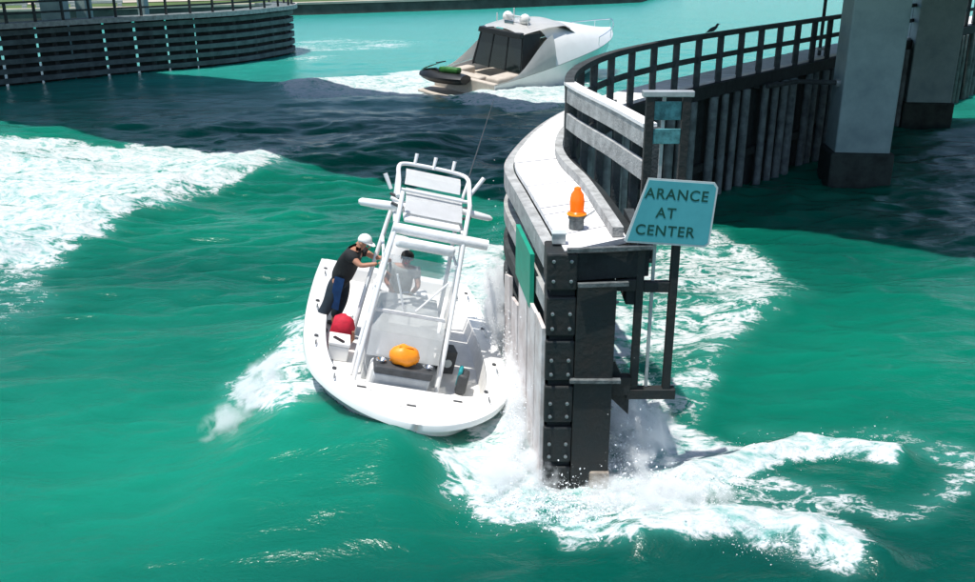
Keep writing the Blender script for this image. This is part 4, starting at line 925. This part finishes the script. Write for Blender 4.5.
# black aft enclosure: three panes in frames, and the dark band under the roof
for x0_, x1_ in ((-1.55, -.56), (-.52, .52), (.56, 1.55)):
    bm = bmesh.new(); box(bm, x0_, x1_, -3.74, -3.70, 1.18, 2.78); rake(bm); e1 = obj('aft_panel', bm, 'yglass', y_)
    bm = bmesh.new(); box(bm, x0_ - .02, x0_ + .05, -3.77, -3.69, 1.15, 2.8); rake(bm); obj('panel_frame', bm, 'black', e1)
bm = bmesh.new(); box(bm, -1.6, 1.6, -3.95, -3.62, 2.74, 2.98, .04); rake(bm); obj('roof_band', bm, 'black', y_)
for sx in (-1, 1):
    bm = bmesh.new(); loft(bm, [[Vector((1.60 * sx, y, z)), Vector((1.56 * sx, y, z))] for y, z in ((-3.7, 1.2), (-3.7, 2.9))]); 
    bm.free()
    P_ = [(1.63 * sx, -3.72, 1.2), (1.70 * sx, -2.6, 1.5), (1.50 * sx, -2.2, 2.95), (1.34 * sx, -3.36, 2.92)]
    bm = bmesh.new(); a = [bm.verts.new(p) for p in P_]; b = [bm.verts.new((p[0] - .05 * sx, p[1], p[2])) for p in P_]; bm.faces.new(a); bm.faces.new(b[::-1])
    for k in range(4): bm.faces.new((a[k], b[k], b[(k + 1) % 4], a[(k + 1) % 4]))
    obj('side_curtain', bm, 'black', y_)
# cockpit and platform
bm = bmesh.new(); box(bm, -1.9, 1.9, -6.0, -2.0, .60, .70); obj('cockpit_sole', bm, 'beige', y_)
bm = bmesh.new(); box(bm, -1.5, .6, -5.7, -5.1, .705, 1.12, .08); obj('aft_seat', bm, 'beige', y_, True)
bm = bmesh.new(); box(bm, -1.75, -1.2, -5.05, -3.9, .705, 1.12, .08); obj('side_seat', bm, 'beige', y_, True)
bm = bmesh.new(); box(bm, .9, 1.75, -5.6, -3.95, .705, 1.22, .1); obj('sun_pad', bm, 'beige', y_, True)
bm = bmesh.new(); box(bm, -1.95, 1.95, -6.12, -5.8, .3, 1.10, .05); obj('transom', bm, 'beige', y_)
bm = bmesh.new(); box(bm, -1.95, 1.95, -7.3, -6.1, .26, .38, .05); obj('swim_platform', bm, 'beige', y_)
for x in (-.55, .55):
    bm = bmesh.new(); lathe(bm, [(.16, 0), (.24, .05), (.27, .2), (.24, .34), (.14, .44), (.02, .48)], 16, (x, -2.3, 3.24)); obj('radar_dome', bm, 'gel', rf, True)
bm = bmesh.new(); tube(bm, [(0, -2.5, 3.22), (0, -2.5, 3.95)], .035, 8); box(bm, -.5, .5, -2.54, -2.46, 3.55, 3.61); obj('mast', bm, 'alu', rf)
bm = bmesh.new(); box(bm, -.28, .28, -2.9, -2.75, 3.2, 3.4, .03); obj('searchlight', bm, 'chrome', rf)
for sx in (-1, 1):
    bm = bmesh.new(); tube(bm, [(sx * 1.0, -2.6, 3.2), (sx * 1.0, -2.6, 3.6)], .03, 6); obj('antenna', bm, 'alu', rf)
# bow rail
br = [Vector((r_[1] * .96, r_[0], r_[2] + .55)) for r_ in rw if r_[0] > 2.0]; br = br + [Vector((0, 6.12, 2.45))] + [mir(p) for p in br[::-1]]
bm = bmesh.new(); tube(bm, br, .022, 6); obj('bow_rail', bm, 'chrome', y_, True)
for p in br[::5]:
    bm = bmesh.new(); tube(bm, [p, p - Vector((0, 0, .56))], .016, 5); obj('stanchion', bm, 'chrome', y_)
# water scooter carried on the yacht's platform
jp = Matrix.Translation(yc + Vector((0, 0, .05))) @ Matrix.Rotation(yaw, 4, 'Z') @ Vector((-.75, -6.75, .44))
js = thing('water_scooter', 'black and green water scooter on the stern platform of the yacht', 'water scooter', tuple(jp), (0, 0, yaw + R(96)))
bm = bmesh.new(); loft(bm, [[Vector((x * w_, y, z)) for x, z in ((0, z0), (.8, z0 + .12), (1, .34), (.75, z1 * .85), (.3, z1), (-.3, z1), (-.75, z1 * .85), (-1, .34), (-.8, z0 + .12))] for y, w_, z0, z1 in ((-1.35, .44, .06, .5), (-.9, .54, .0, .56), (-.2, .56, .0, .55), (.5, .5, .02, .72), (1.0, .36, .12, .66), (1.38, .10, .34, .52))], True, True); obj('hull', bm, 'black', js, True)
bm = bmesh.new(); box(bm, -.2, .2, -1.0, .12, .55, .82, .08); obj('seat', bm, 'grn', js, True)
bm = bmesh.new(); loft(bm, [[Vector((x, y, z)) for x in (-w_, w_)] for y, w_, z in ((.12, .24, .98), (.45, .3, .90), (.95, .24, .72), (1.25, .12, .60))]); bmesh.ops.solidify(bm, geom=bm.faces[:], thickness=.05); obj('cowl', bm, 'grn', js, True)
bm = bmesh.new(); tube(bm, [(-.36, .1, 1.02), (0, .2, 1.0), (.36, .1, 1.02)], .03, 7); obj('handlebar', bm, 'black', js)

# ------------------------------------------------------------------ thrown spray
def spray(name, label, sources, seed):
    rg = np.random.default_rng(seed); V = []; Fs = []; base = 0
    tv = np.array([(1, 0, 0), (-1, 0, 0), (0, 1, 0), (0, -1, 0), (0, 0, 1), (0, 0, -1)], float)
    tf = np.array([(0, 2, 4), (2, 1, 4), (1, 3, 4), (3, 0, 4), (2, 0, 5), (1, 2, 5), (3, 1, 5), (0, 3, 5)])
    for n_, a, b, sx, sy, hz, r0, r1 in sources:
        f_ = rg.random(n_)[:, None]; c_ = np.array(a)[None] * (1 - f_) + np.array(b)[None] * f_
        c_[:, 0] += rg.normal(0, sx, n_); c_[:, 1] += rg.normal(0, sy, n_); c_[:, 2] += np.abs(rg.exponential(hz, n_))
        s_ = .55 * r0 * (r1 / r0) ** (rg.random(n_) ** 3)
        q = rg.normal(size=(n_, 3, 3)); q = np.linalg.qr(q)[0]
        v = (tv[None] * s_[:, None, None] * rg.uniform(.6, 1.4, (n_, 6, 1))) @ q + c_[:, None]
        V.append(v.reshape(-1, 3)); Fs.append((tf[None] + (np.arange(n_) * 6)[:, None, None] + base).reshape(-1, 3)); base += n_ * 6
    V = np.concatenate(V); Fs = np.concatenate(Fs)
    me = bpy.data.meshes.new(name); me.from_pydata(V.tolist(), [], Fs.tolist()); me.update()
    return tag(meobj(name, me, 'spray', None, True), label, 'spray', kind='stuff')
def P3(x, y, z=0): v = at(x, y, z); return (v.x, v.y, v.z)
spray('splash', 'white spray thrown up between the boat and the fender', [
    (7000, (.40, 11.2, .05), (.36, 15.2, .15), .08, .3, .25, .006, .03),
    (5000, (.2, 15.4, .2), (.15, 17.2, .3), .14, .4, .36, .005, .028),
    (5000, (.1, 10.6, 0), (1.5, 10.5, 0), .3, .22, .10, .005, .03),
], 5)
spray('splash', 'white spray boiling up behind the end pile of the fender', [
    (6000, (1.85, 11.2, .05), (2.2, 12.8, .1), .2, .3, .22, .006, .032),
    (4000, P3(640, 500), P3(740, 490), .3, .2, .07, .005, .028),
    (4500, P3(650, 535), P3(860, 562), .12, .12, .07, .005, .026),
    (2500, P3(740, 462), P3(890, 458), .12, .10, .07, .005, .022),
], 6)
spray('splash', 'white spray curling off the boat side away from the fender', [
    (3500, P3(318, 335, .2), P3(262, 390), .16, .22, .08, .005, .024),
    (2200, P3(262, 385), P3(292, 440), .12, .16, .05, .004, .02),
], 7)
def mist(name, label, blobs, dens, seed):
    bm = bmesh.new(); lo = Vector((9e9,) * 3); hi = -lo
    for c, r_ in blobs:
        for k in range(3): lo[k] = min(lo[k], c[k] - r_[k] * 1.15); hi[k] = max(hi[k], c[k] + r_[k] * 1.15)
    lo.z = -.3
    box(bm, lo.x, hi.x, lo.y, hi.y, lo.z, hi.z)
    m = bpy.data.materials.new(name); m.use_nodes = True; n, l = m.node_tree.nodes, m.node_tree.links
    n.remove(n['Principled BSDF']); pv = n.new('ShaderNodeVolumePrincipled'); pv.inputs['Color'].default_value = (.97, .98, .98, 1)
    geo = n.new('ShaderNodeNewGeometry'); tx = n.new('ShaderNodeTexNoise'); tx.inputs['Scale'].default_value = 3.6; tx.inputs['Detail'].default_value = 8; tx.inputs['Roughness'].default_value = .62; tx.inputs['Distortion'].default_value = .5
    l.new(geo.outputs['Position'], tx.inputs['Vector'])
    acc = None
    for c, r_ in blobs:
        mp = n.new('ShaderNodeMapping'); mp.vector_type = 'TEXTURE'; mp.inputs['Location'].default_value = c; mp.inputs['Scale'].default_value = r_
        l.new(geo.outputs['Position'], mp.inputs[0]); ln = n.new('ShaderNodeVectorMath'); ln.operation = 'LENGTH'; l.new(mp.outputs[0], ln.inputs[0])
        sb = n.new('ShaderNodeMath'); sb.operation = 'SUBTRACT'; sb.inputs[0].default_value = 1; l.new(ln.outputs['Value'], sb.inputs[1])
        if acc is None: acc = sb.outputs[0]
        else:
            mx = n.new('ShaderNodeMath'); mx.operation = 'MAXIMUM'; l.new(acc, mx.inputs[0]); l.new(sb.outputs[0], mx.inputs[1]); acc = mx.outputs[0]
    ad = n.new('ShaderNodeMath'); ad.operation = 'MULTIPLY_ADD'; l.new(tx.outputs[0], ad.inputs[0]); ad.inputs[1].default_value = 3.2; ad.inputs[2].default_value = -1.82
    a2 = n.new('ShaderNodeMath'); a2.operation = 'ADD'; l.new(acc, a2.inputs[0]); l.new(ad.outputs[0], a2.inputs[1])
    mr = n.new('ShaderNodeMapRange'); mr.inputs[1].default_value = .0; mr.inputs[2].default_value = .6; mr.inputs[4].default_value = dens; l.new(a2.outputs[0], mr.inputs[0])
    edge = n.new('ShaderNodeMapRange'); edge.inputs[2].default_value = .25; l.new(acc, edge.inputs[0])
    ml = n.new('ShaderNodeMath'); ml.operation = 'MULTIPLY'; l.new(mr.outputs[0], ml.inputs[0]); l.new(edge.outputs[0], ml.inputs[1])
    l.new(ml.outputs[0], pv.inputs['Density']); l.new(pv.outputs[0], n['Material Output'].inputs['Volume'])
    return tag(obj(name, bm, m), label, 'spray', kind='stuff')
sc.cycles.volume_bounces = 6; sc.cycles.volume_step_rate = .6; sc.cycles.max_bounces = 14
mist('spray_mist', 'soft white spray cloud between the boat and the fender', [((.46, 13.2, .25), (.26, 2.2, .95)), ((.22, 16.4, .5), (.42, 1.5, 1.15)), ((.35, 11.2, .12), (.8, .75, .5))], 9, 1)
mist('spray_mist', 'feathery white spray off the boat side away from the fender', [((-3.55, 13.5, .25), (.5, 1.3, .5)), ((-3.9, 12.6, .1), (.5, .6, .35))], 7, 3)
# a low cloud right of the end pile
mist('spray_mist', 'soft white spray cloud behind the end pile of the fender', [((2.1, 12.0, .2), (.75, 1.1, .8)), ((2.2, 10.7, .1), (1.3, .55, .35))], 9, 2)
